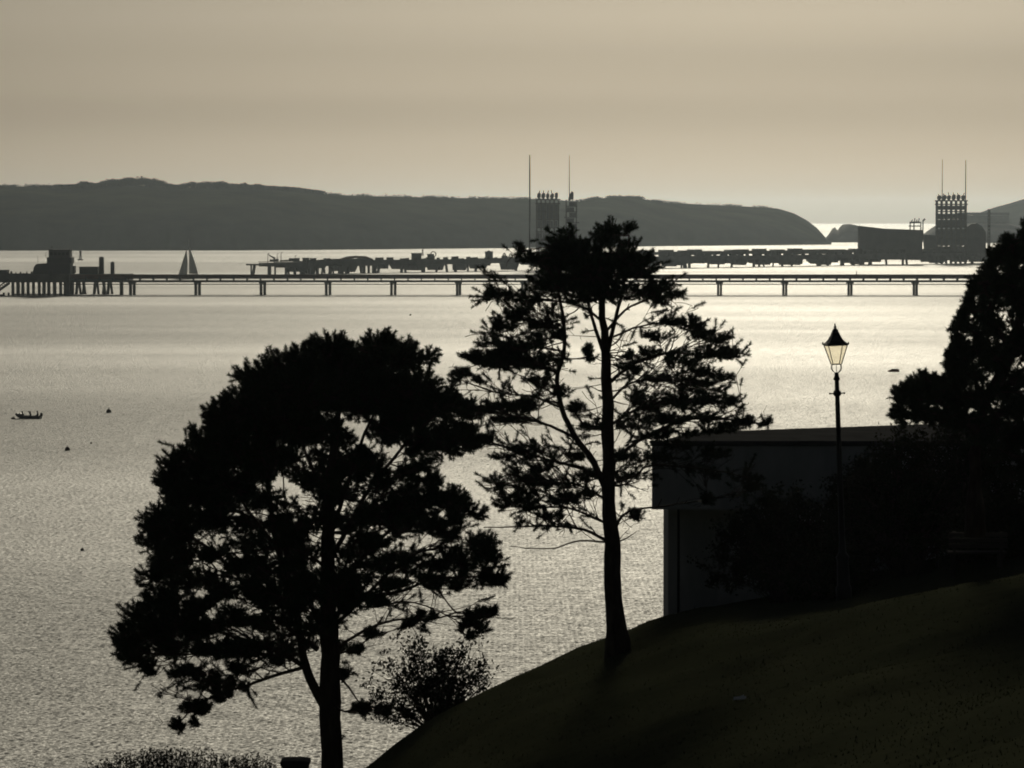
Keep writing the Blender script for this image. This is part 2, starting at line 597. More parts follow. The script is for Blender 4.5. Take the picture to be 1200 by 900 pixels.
        if foliage == 'needle' and rng.random() < tipneedle:
            k_ = 1 + (rng.random() < 0.5)
            bases.append(np.array([pts[-1 - 2 * j_] for j_ in range(k_) if 1 + 2 * j_ <= len(pts)])); dirs.append(np.array([d for j_ in range(len(bases[-1]))]))

    done = 0
    for _ in range(nbranch * 6):
        if done >= nbranch: break
        q = S0[rng.integers(len(S0))]
        if q[3] < 0.012: continue
        sx_d = q[0] - axis_x
        d = np.array([(np.sign(sx_d) if abs(sx_d) > 0.3 else rng.choice((-1, 1))) * rng.uniform(0.3, 1.0), rng.normal(0, 0.8), rng.normal(0.22, 0.25)]); d /= np.linalg.norm(d)
        L = rng.uniform(0.4, 1.3)
        e = q[:3] + d * L
        if np.min(np.hypot(ends[:, 0] - e[0], ends[:, 2] - e[2])) > 0.20: continue
        grow(q[:3].copy(), d, L, min(0.015, q[3] * 0.6), 0); done += 1
    # bare and half bare twigs inside the crown
    for _ in range(twigs):
        q = S0[rng.integers(len(S0))]
        if q[3] > 0.16 and rng.random() < 0.6: continue
        dirv = np.array([q[0] - axis_x + rng.normal(0, 0.7), rng.normal(0, 0.9), rng.normal(0.25, 0.4)])
        dirv /= np.linalg.norm(dirv)
        L = rng.uniform(0.3, 0.9)
        e = q[:3] + dirv * L
        if np.min(np.hypot(ends[:, 0] - e[0], ends[:, 2] - e[2])) > 0.28: continue
        mid = (q[:3] + e) / 2 + rng.normal(0, 0.08, 3)
        bp = bez(q[:3], mid, e, 6)
        tw.tube(bp, list(np.linspace(0.011, 0.004, 6)), 3, False)
        for k in range(rng.integers(2, 5)):
            p = bp[rng.integers(2, 6)]
            e2 = p + (dirv * 0.6 + rng.normal(0, 0.5, 3)) * rng.uniform(0.08, 0.22)
            tw.tube([p, (p + e2) / 2 + rng.normal(0, 0.02, 3), e2], [0.006, 0.005, 0.003], 3, False)
    B = np.vstack(bases); D = np.vstack(dirs)
    if foliage == "needle":
        V = needle_tufts(rng, B, D, ntuft, nl, 0.006, 0.20)
        fol = np_mesh("crown", V.reshape(-1, 3), np.arange(V.shape[0] * 3).reshape(-1, 3), NEEDLE, root)
    else:
        nl_ = ntuft
        g = rng.normal(size=(len(B), nl_, 3)); g /= np.linalg.norm(g, axis=-1)[..., None]
        g *= (rng.random((len(B), nl_)) ** 0.4)[..., None] * rng.uniform(0.13, 0.22, (len(B), 1, 1))
        c = (B[:, None, :] + g).reshape(-1, 3)
        V = leaf_quads(rng, c, nl)
        fol = np_mesh("crown", V.reshape(-1, 3), np.arange(V.shape[0] * 4).reshape(-1, 4), LEAF, root)
    tw.build("twig_network", BARK, root)
    return root


Z1 = ((120, 370), 1.764)
Z2 = ((510, 250), 1.766)

make_ground()
# left pine -----------------------------------------------------------------
LT_TRUNK = [(474, 1060, 62), (476, 1000, 52), (473, 900, 46), (470, 800, 46), (472, 700, 40), (470, 640, 38), (465, 560, 33), (466, 470, 29), (468, 380, 24), (474, 300, 19), (484, 220, 13), (494, 130, 8)]
LT_LIMBS = [
    ([(458, 805), (430, 750), (412, 690), (400, 610), (378, 540), (358, 470), (346, 390), (330, 300), (310, 210)], 30, -0.5),
    ([(470, 660), (430, 600), (385, 500), (345, 440), (270, 400), (190, 370)], 17, 0.9),
    ([(445, 690), (380, 640), (320, 590), (250, 510), (170, 450), (110, 430)], 17, -0.9),
    ([(420, 725), (350, 690), (260, 660), (170, 640), (80, 640)], 16, 0.6),
    ([(412, 700), (330, 700), (240, 700), (150, 705), (80, 700)], 12, -0.8),
    ([(425, 725), (370, 740), (300, 765), (240, 785), (190, 815), (158, 850)], 12, -0.5),
    ([(400, 615), (330, 560), (260, 540), (170, 530), (110, 520)], 12, 1.2),
    ([(360, 480), (300, 400), (240, 320), (190, 270)], 12, 0.6),
    ([(478, 620), (540, 585), (600, 570), (690, 545), (780, 540)], 15, -0.6),
    ([(476, 580), (530, 510), (590, 450), (660, 400), (730, 380)], 16, 0.8),
    ([(474, 500), (530, 400), (580, 320), (640, 250), (700, 200)], 16, -0.7),
    ([(474, 450), (510, 350), (545, 250), (590, 160), (620, 90)], 14, 0.7),
    ([(470, 420), (440, 330), (410, 240), (400, 150)], 14, -0.7),
    ([(480, 690), (540, 655), (600, 632), (680, 628), (740, 612), (775, 640)], 10, 0.5),
    ([(480, 640), (560, 560), (640, 490), (720, 480), (790, 490)], 12, 0.4),
    ([(482, 600), (560, 600), (630, 590), (700, 610), (760, 640)], 8, -0.9),
    ([(484, 740), (510, 770), (530, 800), (545, 812)], 8, 0.3),
    ([(484, 700), (520, 690), (560, 660), (590, 655)], 7, -0.4),
    ([(480, 540), (420, 480), (380, 400), (370, 320)], 12, 1.4),
    ([(484, 560), (520, 470), (560, 400), (570, 340)], 11, -1.4),
]
LT_CL = [
    (470, 66, 60, 30, 2), (572, 60, 40, 30, 2), (520, 110, 120, 60, 3), (622, 86, 45, 40, 2), (672, 90, 22, 24), (410, 95, 48, 40, 2), (355, 100, 36, 30), (330, 130, 60, 42, 2),
    (290, 125, 24, 24), (420, 160, 110, 60, 3), (560, 170, 110, 60, 3), (650, 150, 60, 45, 2), (300, 190, 70, 50, 2), (240, 205, 38, 40, 2), (380, 230, 90, 50, 3), (193, 252, 22, 26),
    (270, 265, 80, 55, 3), (205, 300, 60, 48, 2), (140, 298, 26, 24), (142, 340, 38, 38, 2), (345, 300, 70, 45, 2), (640, 205, 80, 45, 2), (705, 180, 50, 32, 2), (725, 255, 55, 48, 2), (765, 270, 22, 30), (665, 265, 50, 42, 2),
    (590, 240, 50, 36, 2), (185, 370, 70, 50, 2), (112, 420, 30, 34), (260, 350, 80, 45, 2), (330, 370, 50, 30), (150, 440, 60, 50, 2), (92, 470, 24, 28), (230, 415, 50, 28),
    (140, 510, 55, 45, 2), (96, 540, 28, 28), (185, 555, 50, 32), (120, 590, 50, 36, 2), (70, 620, 42, 28), (130, 640, 66, 34, 2), (58, 680, 32, 32), (80, 715, 40, 22), (190, 660, 50, 28),
    (250, 565, 36, 22), (290, 690, 55, 24, 2), (330, 520, 36, 34), (400, 545, 46, 36), (350, 590, 50, 28), (420, 490, 46, 30), (480, 560, 50, 40, 2), (520, 600, 30, 22), (440, 420, 36, 30),
    (680, 345, 24, 24), (640, 385, 70, 34, 2), (722, 385, 48, 28, 2), (770, 412, 26, 16), (600, 425, 50, 28), (560, 470, 30, 16), (700, 450, 46, 18), (785, 485, 36, 36, 2), (745, 505, 42, 28),
    (820, 540, 22, 22), (690, 552, 40, 14), (788, 548, 26, 16), (570, 345, 34, 24), (520, 310, 50, 36, 2), (470, 330, 36, 36), (235, 640, 36, 20), (380, 690, 40, 24), (440, 640, 46, 34),
    (480, 270, 50, 20), (300, 470, 30, 18), (235, 500, 36, 18), (200, 600, 30, 16),
    (275, 730, 22, 9), (215, 768, 14, 11), (236, 748, 14, 10), (178, 806, 17, 15), (158, 850, 15, 13), (200, 815, 20, 11), (265, 765, 14, 8), (240, 785, 14, 8),
    (542, 812, 18, 12), (582, 820, 8, 6), (505, 738, 14, 12), (770, 625, 30, 18), (782, 648, 16, 16), (802, 612, 12, 7), (680, 625, 9, 5), (640, 636, 8, 5), (560, 660, 12, 6), (515, 690, 16, 8),
    (180, 738, 10, 7), (100, 740, 12, 8), (610, 560, 30, 10), (560, 590, 24, 10),
    (300, 430, 34, 16), (400, 430, 40, 22), (360, 440, 30, 16), (280, 520, 34, 20), (310, 560, 34, 18), (270, 620, 40, 18), (330, 640, 44, 20), (400, 600, 34, 26), (390, 470, 34, 22), (420, 560, 30, 30),
    (520, 430, 40, 24), (560, 410, 40, 22), (530, 480, 44, 22), (580, 520, 40, 14), (640, 500, 46, 14), (520, 540, 34, 18), (640, 430, 40, 18), (700, 420, 40, 18), (620, 330, 30, 14), (660, 310, 36, 16), (560, 300, 40, 22), (740, 560, 36, 12), (690, 520, 40, 12), (440, 350, 30, 24), (410, 330, 30, 24),
    (350, 480, 26, 18), (500, 370, 30, 22), (470, 232, 34, 22, 2), (440, 250, 30, 22), (500, 255, 30, 20), (450, 290, 26, 18), (40, 660, 22, 24), (50, 700, 26, 20), (150, 690, 46, 22), (110, 665, 40, 24), (215, 690, 30, 16),
]
make_tree("pine_tree", "broad round-headed dark pine at lower left, trunk running off the bottom edge", 70.0, *Z1, LT_TRUNK, LT_LIMBS, LT_CL, 3.1, 11, dens=1.05, twigs=300, sats=2, satk=(0.6, 1.2), satmin=300, satdrop=0.75, nbranch=360, tipneedle=0.45)

# middle pine ---------------------------------------------------------------
MT_TRUNK = [(378, 884, 50), (376, 862, 43), (368, 800, 37), (366, 740, 34), (368, 680, 33), (360, 620, 31), (359, 520, 28), (357, 430, 26), (354, 340, 22), (351, 270, 18), (344, 190, 13), (338, 110, 8), (345, 60, 5)]
MT_LIMBS = [
    ([(352, 568), (326, 510), (290, 460), (262, 405), (250, 345), (262, 280), (258, 205), (248, 140), (268, 60)], 21, -0.6),
    ([(354, 300), (335, 240), (318, 180), (296, 120), (280, 70)], 13, 0.4),
    ([(356, 290), (370, 220), (384, 165), (392, 110), (398, 45)], 14, -0.3),
    ([(358, 240), (392, 200), (440, 175), (495, 172)], 9, 0.5),
    ([(350, 225), (300, 190), (220, 175), (130, 165)], 9, -0.5),
    ([(362, 350), (410, 312), (470, 292), (540, 292), (620, 296)], 11, 0.7),
    ([(362, 390), (400, 355), (460, 345), (540, 350), (590, 346)], 8, -0.8),
    ([(358, 260), (420, 232), (480, 222), (540, 238)], 7, -0.6),
    ([(364, 520), (410, 476), (480, 440), (560, 422), (640, 432), (690, 436)], 12, 0.6),
    ([(362, 440), (420, 405), (500, 392), (590, 390)], 10, 0.9),
    ([(362, 560), (410, 545), (450, 520), (560, 528), (650, 548)], 9, -1.0),
    ([(368, 650), (400, 616), (460, 606), (560, 592), (680, 565)], 9, 0.4),
    ([(368, 684), (395, 672), (416, 658)], 6, 0.1),
    ([(352, 676), (310, 654), (240, 645), (170, 648), (105, 652)], 10, -0.4),
    ([(352, 680), (300, 678), (250, 692), (190, 694), (160, 690)], 6, 0.4),
    ([(352, 640), (290, 612), (220, 605), (150, 604)], 9, 0.9),
    ([(350, 590), (290, 560), (210, 552), (125, 560)], 8, -0.9),
    ([(346, 545), (280, 520), (200, 498), (120, 472), (60, 450)], 10, 0.5),
    ([(300, 470), (240, 440), (160, 420), (60, 402), (25, 385)], 10, -0.6),
    ([(256, 400), (200, 380), (130, 372), (50, 345)], 8, 0.7),
    ([(252, 330), (200, 310), (140, 300), (60, 325)], 8, -0.5),
    ([(260, 285), (200, 275), (120, 270)], 7, 0.5),
    ([(260, 240), (200, 220), (140, 222)], 6, -0.3),
]
MT_CL = [
    (275, 45, 20, 18), (262, 72, 34, 22, 2), (350, 42, 30, 22, 2), (398, 34, 16, 15), (372, 48, 14, 14), (300, 85, 70, 34, 2), (390, 85, 48, 36, 2), (178, 78, 15, 11), (194, 92, 24, 15), (235, 110, 42, 26, 2), (330, 125, 90, 42, 3), (420, 112, 44, 32, 2),
    (250, 150, 80, 30, 2), (360, 165, 80, 28, 2), (452, 160, 50, 26, 2), (495, 170, 22, 18), (468, 180, 30, 14), (116, 160, 15, 11), (150, 170, 36, 14), (185, 180, 40, 12), (110, 174, 10, 7), (300, 180, 40, 14),
    (134, 225, 16, 16), (160, 214, 18, 9), (130, 240, 10, 6),
    (118, 268, 40, 13), (175, 280, 64, 18, 2), (92, 300, 46, 16, 2), (58, 332, 28, 9), (145, 308, 60, 16, 2), (222, 258, 34, 18), (250, 300, 34, 20), (40, 342, 18, 8), (200, 310, 40, 12), (230, 230, 24, 12),
    (470, 226, 42, 7), (530, 230, 34, 13), (545, 252, 40, 11), (460, 258, 40, 9), (585, 262, 18, 7), (320, 290, 17, 13), (400, 318, 34, 7), (565, 290, 48, 12, 2), (620, 294, 30, 10), (520, 308, 36, 9), (590, 344, 38, 7), (525, 350, 44, 8), (460, 340, 34, 7), (440, 290, 30, 6), (540, 330, 34, 6),
    (60, 398, 54, 15, 2), (28, 382, 24, 11), (135, 400, 64, 12, 2), (200, 392, 38, 12), (165, 428, 54, 10), (262, 372, 24, 10), (80, 420, 30, 8), (220, 350, 20, 10),
    (450, 392, 44, 14), (530, 388, 66, 13, 2), (600, 390, 28, 7), (425, 440, 34, 11), (485, 428, 56, 12, 2), (562, 420, 44, 8), (642, 428, 22, 13), (682, 434, 16, 11), (612, 442, 26, 8), (570, 448, 36, 7), (520, 456, 30, 6), (440, 462, 30, 7),
    (110, 470, 26, 7), (190, 490, 44, 8), (150, 505, 40, 7), (60, 448, 20, 8), (128, 558, 22, 16), (200, 552, 50, 9), (262, 560, 46, 11), (180, 588, 52, 10), (272, 590, 52, 12, 2), (310, 545, 26, 10), (148, 602, 34, 9), (230, 530, 30, 7), (290, 500, 24, 8),
    (400, 500, 34, 9), (412, 545, 30, 7), (420, 628, 11, 8), (230, 626, 14, 5), (560, 530, 28, 8), (645, 546, 36, 10), (590, 500, 24, 7), (650, 565, 24, 7), (500, 480, 30, 7), (460, 505, 30, 7), (560, 590, 16, 5), (330, 440, 20, 8), (300, 400, 24, 8), (410, 380, 24, 8),
]
make_tree("pine_tree", "tall open pine in the middle with flat layered branches and a clear bare trunk", 76.0, *Z2, MT_TRUNK, MT_LIMBS, MT_CL, 2.8, 23, dens=0.72, twigs=300, flat=0.9, sats=1, satdrop=0.7, satk=(0.6, 1.3), satmin=205, nbranch=430, tipneedle=0.42)

# tree at the right edge ----------------------------------------------------
Z3 = ((1040, 240), 3.75)
RT_TRUNK = [(385, 1330, 80), (385, 1250, 58), (388, 1100, 52), (420, 900, 48), (520, 700, 60), (600, 450, 44), (640, 200, 22), (650, 60, 12)]
RT_LIMBS = [
    ([(400, 1010), (320, 920), (220, 860), (110, 850)], 40, -0.5), ([(430, 880), (380, 760), (330, 640), (320, 560)], 36, 0.6),
    ([(540, 650), (480, 520), (430, 380), (420, 330)], 34, -0.6), ([(590, 480), (560, 340), (560, 220), (570, 140)], 30, 0.4),
    ([(460, 840), (640, 700), (800, 640), (960, 600)], 40, 0.5), ([(560, 600), (700, 460), (850, 380)], 30, -0.5), ([(470, 820), (560, 780), (700, 860), (860, 880)], 30, -0.9),
    ([(620, 340), (720, 220), (800, 180)], 24, 0.6), ([(500, 740), (420, 640), (360, 500), (360, 430)], 26, 1.0),
]
RT_CL = [
    (596, 150, 26, 40, 2), (560, 210, 40, 46, 2), (528, 150, 10, 12), (520, 210, 26, 34), (500, 240, 40, 40, 2), (475, 225, 16, 16), (450, 280, 36, 36, 2), (560, 290, 70, 70, 3), (430, 310, 26, 22), (372, 345, 24, 28), (420, 370, 44, 44, 2),
    (500, 380, 70, 70, 3), (380, 440, 26, 28), (440, 450, 60, 50, 2), (330, 485, 20, 20), (350, 530, 34, 28), (292, 548, 14, 14), (300, 595, 18, 18), (395, 560, 36, 32), (470, 540, 70, 60, 3), (330, 615, 32, 28, 2), (400, 640, 56, 50, 2), (290, 660, 20, 24), (340, 680, 50, 40, 2),
    (270, 690, 18, 22), (290, 730, 36, 36, 2), (480, 660, 80, 70, 3), (380, 750, 70, 50, 3), (265, 775, 28, 32), (300, 800, 50, 40, 2), (240, 800, 24, 28), (160, 748, 13, 15), (112, 775, 22, 26), (155, 790, 24, 22), (205, 785, 22, 22), (115, 815, 34, 32, 2), (180, 830, 44, 36, 2), (40, 835, 16, 28), (75, 850, 30, 32, 2), (60, 890, 30, 24),
    (130, 880, 50, 34, 2), (230, 860, 50, 44, 2), (320, 870, 60, 50, 3), (420, 850, 70, 60, 3), (520, 800, 80, 70, 3), (480, 930, 80, 60, 2), (560, 900, 80, 70, 3), (600, 620, 90, 90, 3), (600, 440, 80, 90, 3), (640, 220, 60, 80, 3), (660, 760, 90, 90, 3), (720, 560, 90, 90, 2), (740, 360, 80, 90, 2), (800, 720, 90, 80, 2), (700, 900, 90, 70, 2), (850, 560, 80, 80, 1), (840, 420, 70, 70, 1), (900, 660, 80, 70, 1), (820, 880, 90, 60, 1), (650, 130, 40, 50, 2), (700, 180, 60, 60, 1), (360, 960, 50, 30, 1), (560, 1010, 70, 50, 2), (660, 1040, 80, 60, 2), (440, 1000, 60, 40, 2), (520, 1090, 60, 40, 2), (620, 1120, 80, 50, 2), (330, 930, 50, 24, 2), (60, 925, 30, 18, 2), (130, 935, 50, 20, 2), (220, 935, 50, 22, 2), (300, 950, 50, 24, 2), (170, 900, 50, 24), (760, 1040, 90, 70, 2), (720, 1180, 90, 60, 2), (600, 1200, 60, 40, 1), (880, 1000, 90, 80, 1),
]
make_tree("evergreen_tree", "dense dark evergreen tree cut off by the right edge", 74.0, *Z3, RT_TRUNK, RT_LIMBS, RT_CL, 2.6, 37, foliage="needle", dens=0.75, twigs=0, ntuft=80, nl=0.085, sats=3, satk=(0.95, 1.5), flat=0.6)


# ------------------------------------------------------------------ shrubs
def make_shrub(name, label, cat, centre, rad, n_stem, n_leaf, leaf, seed, mat_=None, spread=1.0, group=None, upright=0.4, lobe=0.3):
    """woody shrub: stems fan from the foot, leaves sit along the outer twigs"""
    rng = np.random.default_rng(seed)
    cx, cy, z0 = centre
    root = thing(name, label, cat, centre, group)
    st = MB()
    pts = []
    for s in range(n_stem):
        th = rng.uniform(0, 2 * np.pi)
        el = rng.random() ** 0.7
        r = math.sqrt(1 - el * el) if el < 1 else 0.1
        lob = 1.03 - 0.83 * lobe + lobe * noise.noise(Vector((math.cos(th) * 1.7, math.sin(th) * 1.7, el * 2.2 + seed)))
        tip = np.array([cx + math.cos(th) * r * rad[0] * lob * spread, cy + math.sin(th) * r * rad[1] * lob * spread, z0 + (0.12 + el * 0.9) * rad[2] * lob])
        b = np.array([cx + rng.normal(0, 0.1), cy + rng.normal(0, 0.1), z0 - 0.1])
        mid = b * 0.45 + tip * 0.55 + np.array([0, 0, upright * rad[2] * 0.25]) + rng.normal(0, 0.08, 3)
        mid[2] = max(mid[2], z0 + 0.15)
        bp = bez(b, mid, tip, 8)
        st.tube(bp, list(np.linspace(0.018, 0.004, 8)), 4, False)
        for k in range(4):
            p = bp[rng.integers(3, 8)]
            e = p + rng.normal(0, 1, 3) * np.array([.22, .22, .16]) * min(1.0, rad[2]) + np.array([0, 0, 0.08])
            st.tube([p, (p + e) / 2 + rng.normal(0, 0.02, 3), e], [0.006, 0.005, 0.003], 3, False)
            for t in np.linspace(0.2, 1, 5):
                pts.append(p + (e - p) * t)
        for t in range(4, 8): pts.append(bp[t])
    st.build("stem", BARK, root)
    pts = np.array(pts)
    c = pts[rng.integers(0, len(pts), n_leaf)] + rng.normal(0, leaf * 0.75, (n_leaf, 3))
    V = leaf_quads(rng, c, leaf)
    np_mesh("foliage", V.reshape(-1, 3), np.arange(n_leaf * 4).reshape(-1, 4), mat_ or SHRUBLEAF, root)
    return root


def on_ground(px, Y):
    x = (px - 600) / F * Y
    return (x, Y, gz(x, Y))


p = on_ground(497, 80.5)
make_shrub("leafy_shrub", "small-leaved see-through shrub on the slope between the two pines", "shrub", (at(513, 868, 80.5).x, p[1], at(513, 862, 80.5).z), (2.1, 1.1, 2.6), 105, 6500, 0.09, 5, spread=0.98)
G_SH = "dark shrubs against the concrete building"
for (px, Y, rx, ry, rz, top, lab, sd) in (
        (920, 82, 1.8, 1.2, 3.0, 574, "big rounded black shrub hiding the lower building wall left of the lamp post", 6),
        (1062, 83, 1.75, 1.2, 3.0, 503, "tall dark shrub covering the building right of the lamp post", 7),
        (1132, 84.2, 1.6, 1.0, 3.0, 496, "tall dark shrub against the building in front of the evergreen's trunk", 15),
        (1010, 84.6, 1.1, 0.7, 2.3, 540, "dark shrub directly behind the lamp post", 9),
        (968, 80, 0.9, 0.7, 1.3, 640, "low dark shrub at the foot of the lamp post", 8),
        (1175, 79, 1.4, 1.0, 1.7, 590, "dark undergrowth shrub beneath the evergreen at the right edge", 12),
):
    g = on_ground(px, Y)
    h = at(px, top, Y).z - g[2]
    make_shrub("dense_shrub", lab, "shrub", g, (rx, ry, h), 190, 24000, 0.085, sd, group=G_SH, upright=0.9, lobe=0.13)
g = at(1030, 497, 99)
make_shrub("dense_shrub", "small shrub top showing above the building roofline right of the lamp post", "shrub", (g.x, 99, gz(g.x, 99)), (1.2, 0.8, g.z - gz(g.x, 99) + 0.15), 90, 5000, 0.075, 14, group=G_SH, upright=0.9)

# hedge along the terrace at the lower left
rng = np.random.default_rng(77)
hroot = thing("hedge", "twiggy hedge top along the bottom edge left of the big pine", "hedge", on_ground(215, 55))
st = MB(); pts = []
for k in range(330):
    px = rng.uniform(100, 322); Y = 55 + rng.uniform(-0.35, 0.35)
    x, y, z = on_ground(px, Y)
    e = 1 - abs((px - 205) / 125) ** 4
    topy = np.interp(px, [100, 150, 175, 230, 262, 300, 322], [898, 882, 876, 878, 885, 886, 897]) + abs(rng.normal(0, 7))
    zt = at(px, topy, Y).z
    b = np.array([x + rng.normal(0, 0.05), y, z - 0.05]); t = np.array([x + rng.normal(0, 0.09), y + rng.normal(0, 0.1), zt])
    bp = bez(b, (b + t) / 2 + rng.normal(0, 0.06, 3), t, 7)
    st.tube(bp, list(np.linspace(0.010, 0.003, 7)), 3, False)
    for q in np.linspace(0.25, 1, 26): pts.append(b + (t - b) * q + rng.normal(0, 0.03, 3))
st.build("stem", BARK, hroot)
pts = np.array(pts); c = pts[rng.integers(0, len(pts), 15000)] + rng.normal(0, 0.022, (15000, 3))
V = leaf_quads(rng, c, 0.042)
np_mesh("foliage", V.reshape(-1, 3), np.arange(15000 * 4).reshape(-1, 4), SHRUBLEAF, hroot)

# stone pillar beside the hedge
x, y, z = on_ground(345, 55.5)
pil = thing("stone_pillar", "squat dark block with a flat top beside the pine trunk at the bottom edge", "pillar", (x, y, z))
zt = at(345, 889, 55.5).z
m = MB(); m.box((x - 0.20, y - 0.20, z - 0.2), (x + 0.20, y + 0.20, zt - 0.09)); m.build("shaft", ROCKM, pil, bevel=0.015)
m = MB(); m.prism_xz([(x - 0.222, zt - 0.088), (x + 0.222, zt - 0.088), (x + 0.222, zt - 0.018), (x + 0.10, zt), (x - 0.12, zt), (x - 0.222, zt - 0.012)], y - 0.22, y + 0.22)
m.build("capstone", ROCKM, pil, bevel=0.012)

# ------------------------------------------------------------------ concrete building on the slope
bl = thing("concrete_building", "flat-roofed concrete building with an overhanging upper box on the slope", "building", on_ground(900, 88))
FL = at(764, 520, 86); FR = at(1290, 521.5, 86)
zt, zb = FL.z, at(764, 597, 86).z
BR = at(1310, 489, 98.0); BL = at(812, 509, 90.4)
poly = [(FL.x, 86), (FR.x, 86), (BR.x, 97.5), (BL.x, 90.6)]
m = MB(); m.prism(poly, zb, zt - 0.06); m.build("upper_storey", CONC, bl)
ex = 0.03
m = MB(); m.prism([(FL.x - ex, 86 - ex), (FR.x + ex, 86 - ex), (BR.x + ex, 97.5 + ex), (BL.x - ex, 90.6 + ex)], zt - 0.055, zt); m.build("roof", ROOFFELT, bl)
wx0 = at(783, 700, 87.2).x; wx1 = at(793.5, 700, 87.2).x; wx2 = at(797, 700, 87.2).x
zg = 18.0
m = MB(); m.box((FL.x - 0.05, 85.93, zt + 0.004), (FR.x, 86.12, zt + 0.07)); m.build("coping", ROOFFELT, bl)
m = MB(); m.box((wx0, 87.2, zg), (wx1, 90.0, zb - 0.003)); m.build("corner_pier", CONC, bl)
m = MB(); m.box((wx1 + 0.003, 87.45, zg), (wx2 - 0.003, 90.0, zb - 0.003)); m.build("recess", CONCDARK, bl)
m = MB(); m.box((wx2, 87.2, zg), (FR.x - 0.6, 90.6, zb - 0.003)); m.build("lower_wall", CONC, bl)

# ------------------------------------------------------------------ lamp post
LY = 78.0
top = at(978.5, 380, LY); mp_ = LY / F
gx = at(989, 700, LY).x
lz = gz(gx, LY)
lamp = thing("street_lamp", "old-fashioned black lamp post with a tapered glass lantern on top", "street lamp", (gx, LY, lz))
h = at(983, 437, LY).z - lz                        # top of the shaft
m = MB()
prof = [(0.17, -0.1), (0.17, 0.25), (0.14, 0.30), (0.13, 0.85), (0.15, 0.90), (0.085, 1.0), (0.066, 1.3), (0.050, h - 0.55), (0.050, h - 0.50), (0.085, h - 0.47), (0.085, h - 0.40), (0.050, h - 0.36), (0.047, h - 0.16),
        (0.075, h - 0.14), (0.062, h - 0.09), (0.050, h - 0.07), (0.045, h), (0.022, h + 0.02)]
m.lathe(prof, (gx, LY, lz), 16)
post = m.build("post", IRON, lamp, smooth=True)
m = MB(); m.tube([(gx - 0.155, LY, lz + h - 0.435), (gx + 0.155, LY, lz + h - 0.435)], 0.013, 8)
for s in (-1, 1): m.lathe([(0.004, -0.02), (0.022, -0.008), (0.022, 0.008), (0.004, 0.02)], (gx + s * 0.155, LY, lz + h - 0.435), 8)
m.build("ladder_bar", IRON, post, smooth=True)
zc0 = h + 0.19; zc1 = zc0 + 0.41                    # bottom and top of the glass box
wb, wt = 0.092, 0.206
m = MB()
for sx, sy in ((-1, -1), (1, -1), (1, 1), (-1, 1)):     # curved cradle arms then corner bars
    m.tube(bez(np.array([gx + sx * 0.02, LY + sy * 0.02, lz + h]), np.array([gx + sx * 0.14, LY + sy * 0.14, lz + h + 0.07]), np.array([gx + sx * wb * 0.95, LY + sy * wb * 0.95, lz + zc0]), 8), 0.0075, 6)
m.tube([(gx, LY, lz + h), (gx, LY, lz + zc0)], 0.007, 6)
m.build("cradle", IRON, lamp, smooth=True)
m = MB()
ROT = R(9)


def rc(sx, sy, w, z):
    a = math.atan2(sy, sx) + ROT
    r = w * math.sqrt(2)
    return Vector((gx + r * math.cos(a), LY + r * math.sin(a), lz + z))


cs = ((-1, -1), (1, -1), (1, 1), (-1, 1))
for c in cs: m.tube([rc(*c, wb, zc0), rc(*c, wt, zc1)], 0.011, 6)
for i in range(4):
    for w, z, r_ in ((wb, zc0, 0.012), (wt, zc1, 0.013)):
        m.tube([rc(*cs[i], w, z), rc(*cs[(i + 1) % 4], w, z)], r_, 6)
lfr = m.build("lantern_frame", IRON, lamp)
gm = bpy.data.materials.new("clouded lantern glass"); gm.use_nodes = True
nt = gm.node_tree; nt.nodes.clear()
o_ = nt.nodes.new("ShaderNodeOutputMaterial"); mx = nt.nodes.new("ShaderNodeMixShader"); tr_ = nt.nodes.new("ShaderNodeBsdfTransparent"); tr_.inputs[0].default_value = (0.97, 0.955, 0.91, 1)
tl = nt.nodes.new("ShaderNodeBsdfTranslucent"); tl.inputs[0].default_value = (0.75, 0.72, 0.65, 1)
nzz = nt.nodes.new("ShaderNodeTexNoise"); nzz.inputs["Scale"].default_value = 7
rm = nt.nodes.new("ShaderNodeMapRange"); rm.inputs[3].default_value = 0.02; rm.inputs[4].default_value = 0.08
nt.links.new(nzz.outputs["Fac"], rm.inputs[0]); nt.links.new(rm.outputs[0], mx.inputs[0])
nt.links.new(tr_.outputs[0], mx.inputs[1]); nt.links.new(tl.outputs[0], mx.inputs[2]); nt.links.new(mx.outputs[0], o_.inputs[0])
for i in range(4):
    a, b = cs[i], cs[(i + 1) % 4]
    m = MB(); q = [rc(*a, wb - 0.004, zc0 + 0.01), rc(*b, wb - 0.004, zc0 + 0.01), rc(*b, wt - 0.006, zc1 - 0.01), rc(*a, wt - 0.006, zc1 - 0.01)]
    inn = [v + (Vector((gx, LY, v.z)) - v) * 0.03 for v in q]
    m.add(q + inn, [(0, 1, 2, 3), (7, 6, 5, 4), (0, 4, 5, 1), (1, 5, 6, 2), (2, 6, 7, 3), (3, 7, 4, 0)])
    m.build("glass_pane", gm, lfr)
m = MB()
z_ = lz + zc1
s2 = math.sqrt(2)
m.lathe([(0.232 * s2, 0.004), (0.228 * s2, 0.026), (0.180 * s2, 0.062), (0.130 * s2, 0.125), (0.085 * s2, 0.215), (0.064 * s2, 0.285)], (gx, LY, z_), 4, R(45) + ROT)
m.lathe([(0.062, 0.286), (0.078, 0.30), (0.066, 0.315), (0.045, 0.345), (0.018, 0.37)], (gx, LY, z_), 12)
for c in cs:
    pz = rc(*c, 0.225, zc1 + 0.02); m.lathe([(0.014, 0), (0.018, 0.02), (0.004, 0.05)], pz, 6)
lroof = m.build("lantern_roof", IRON, lamp)
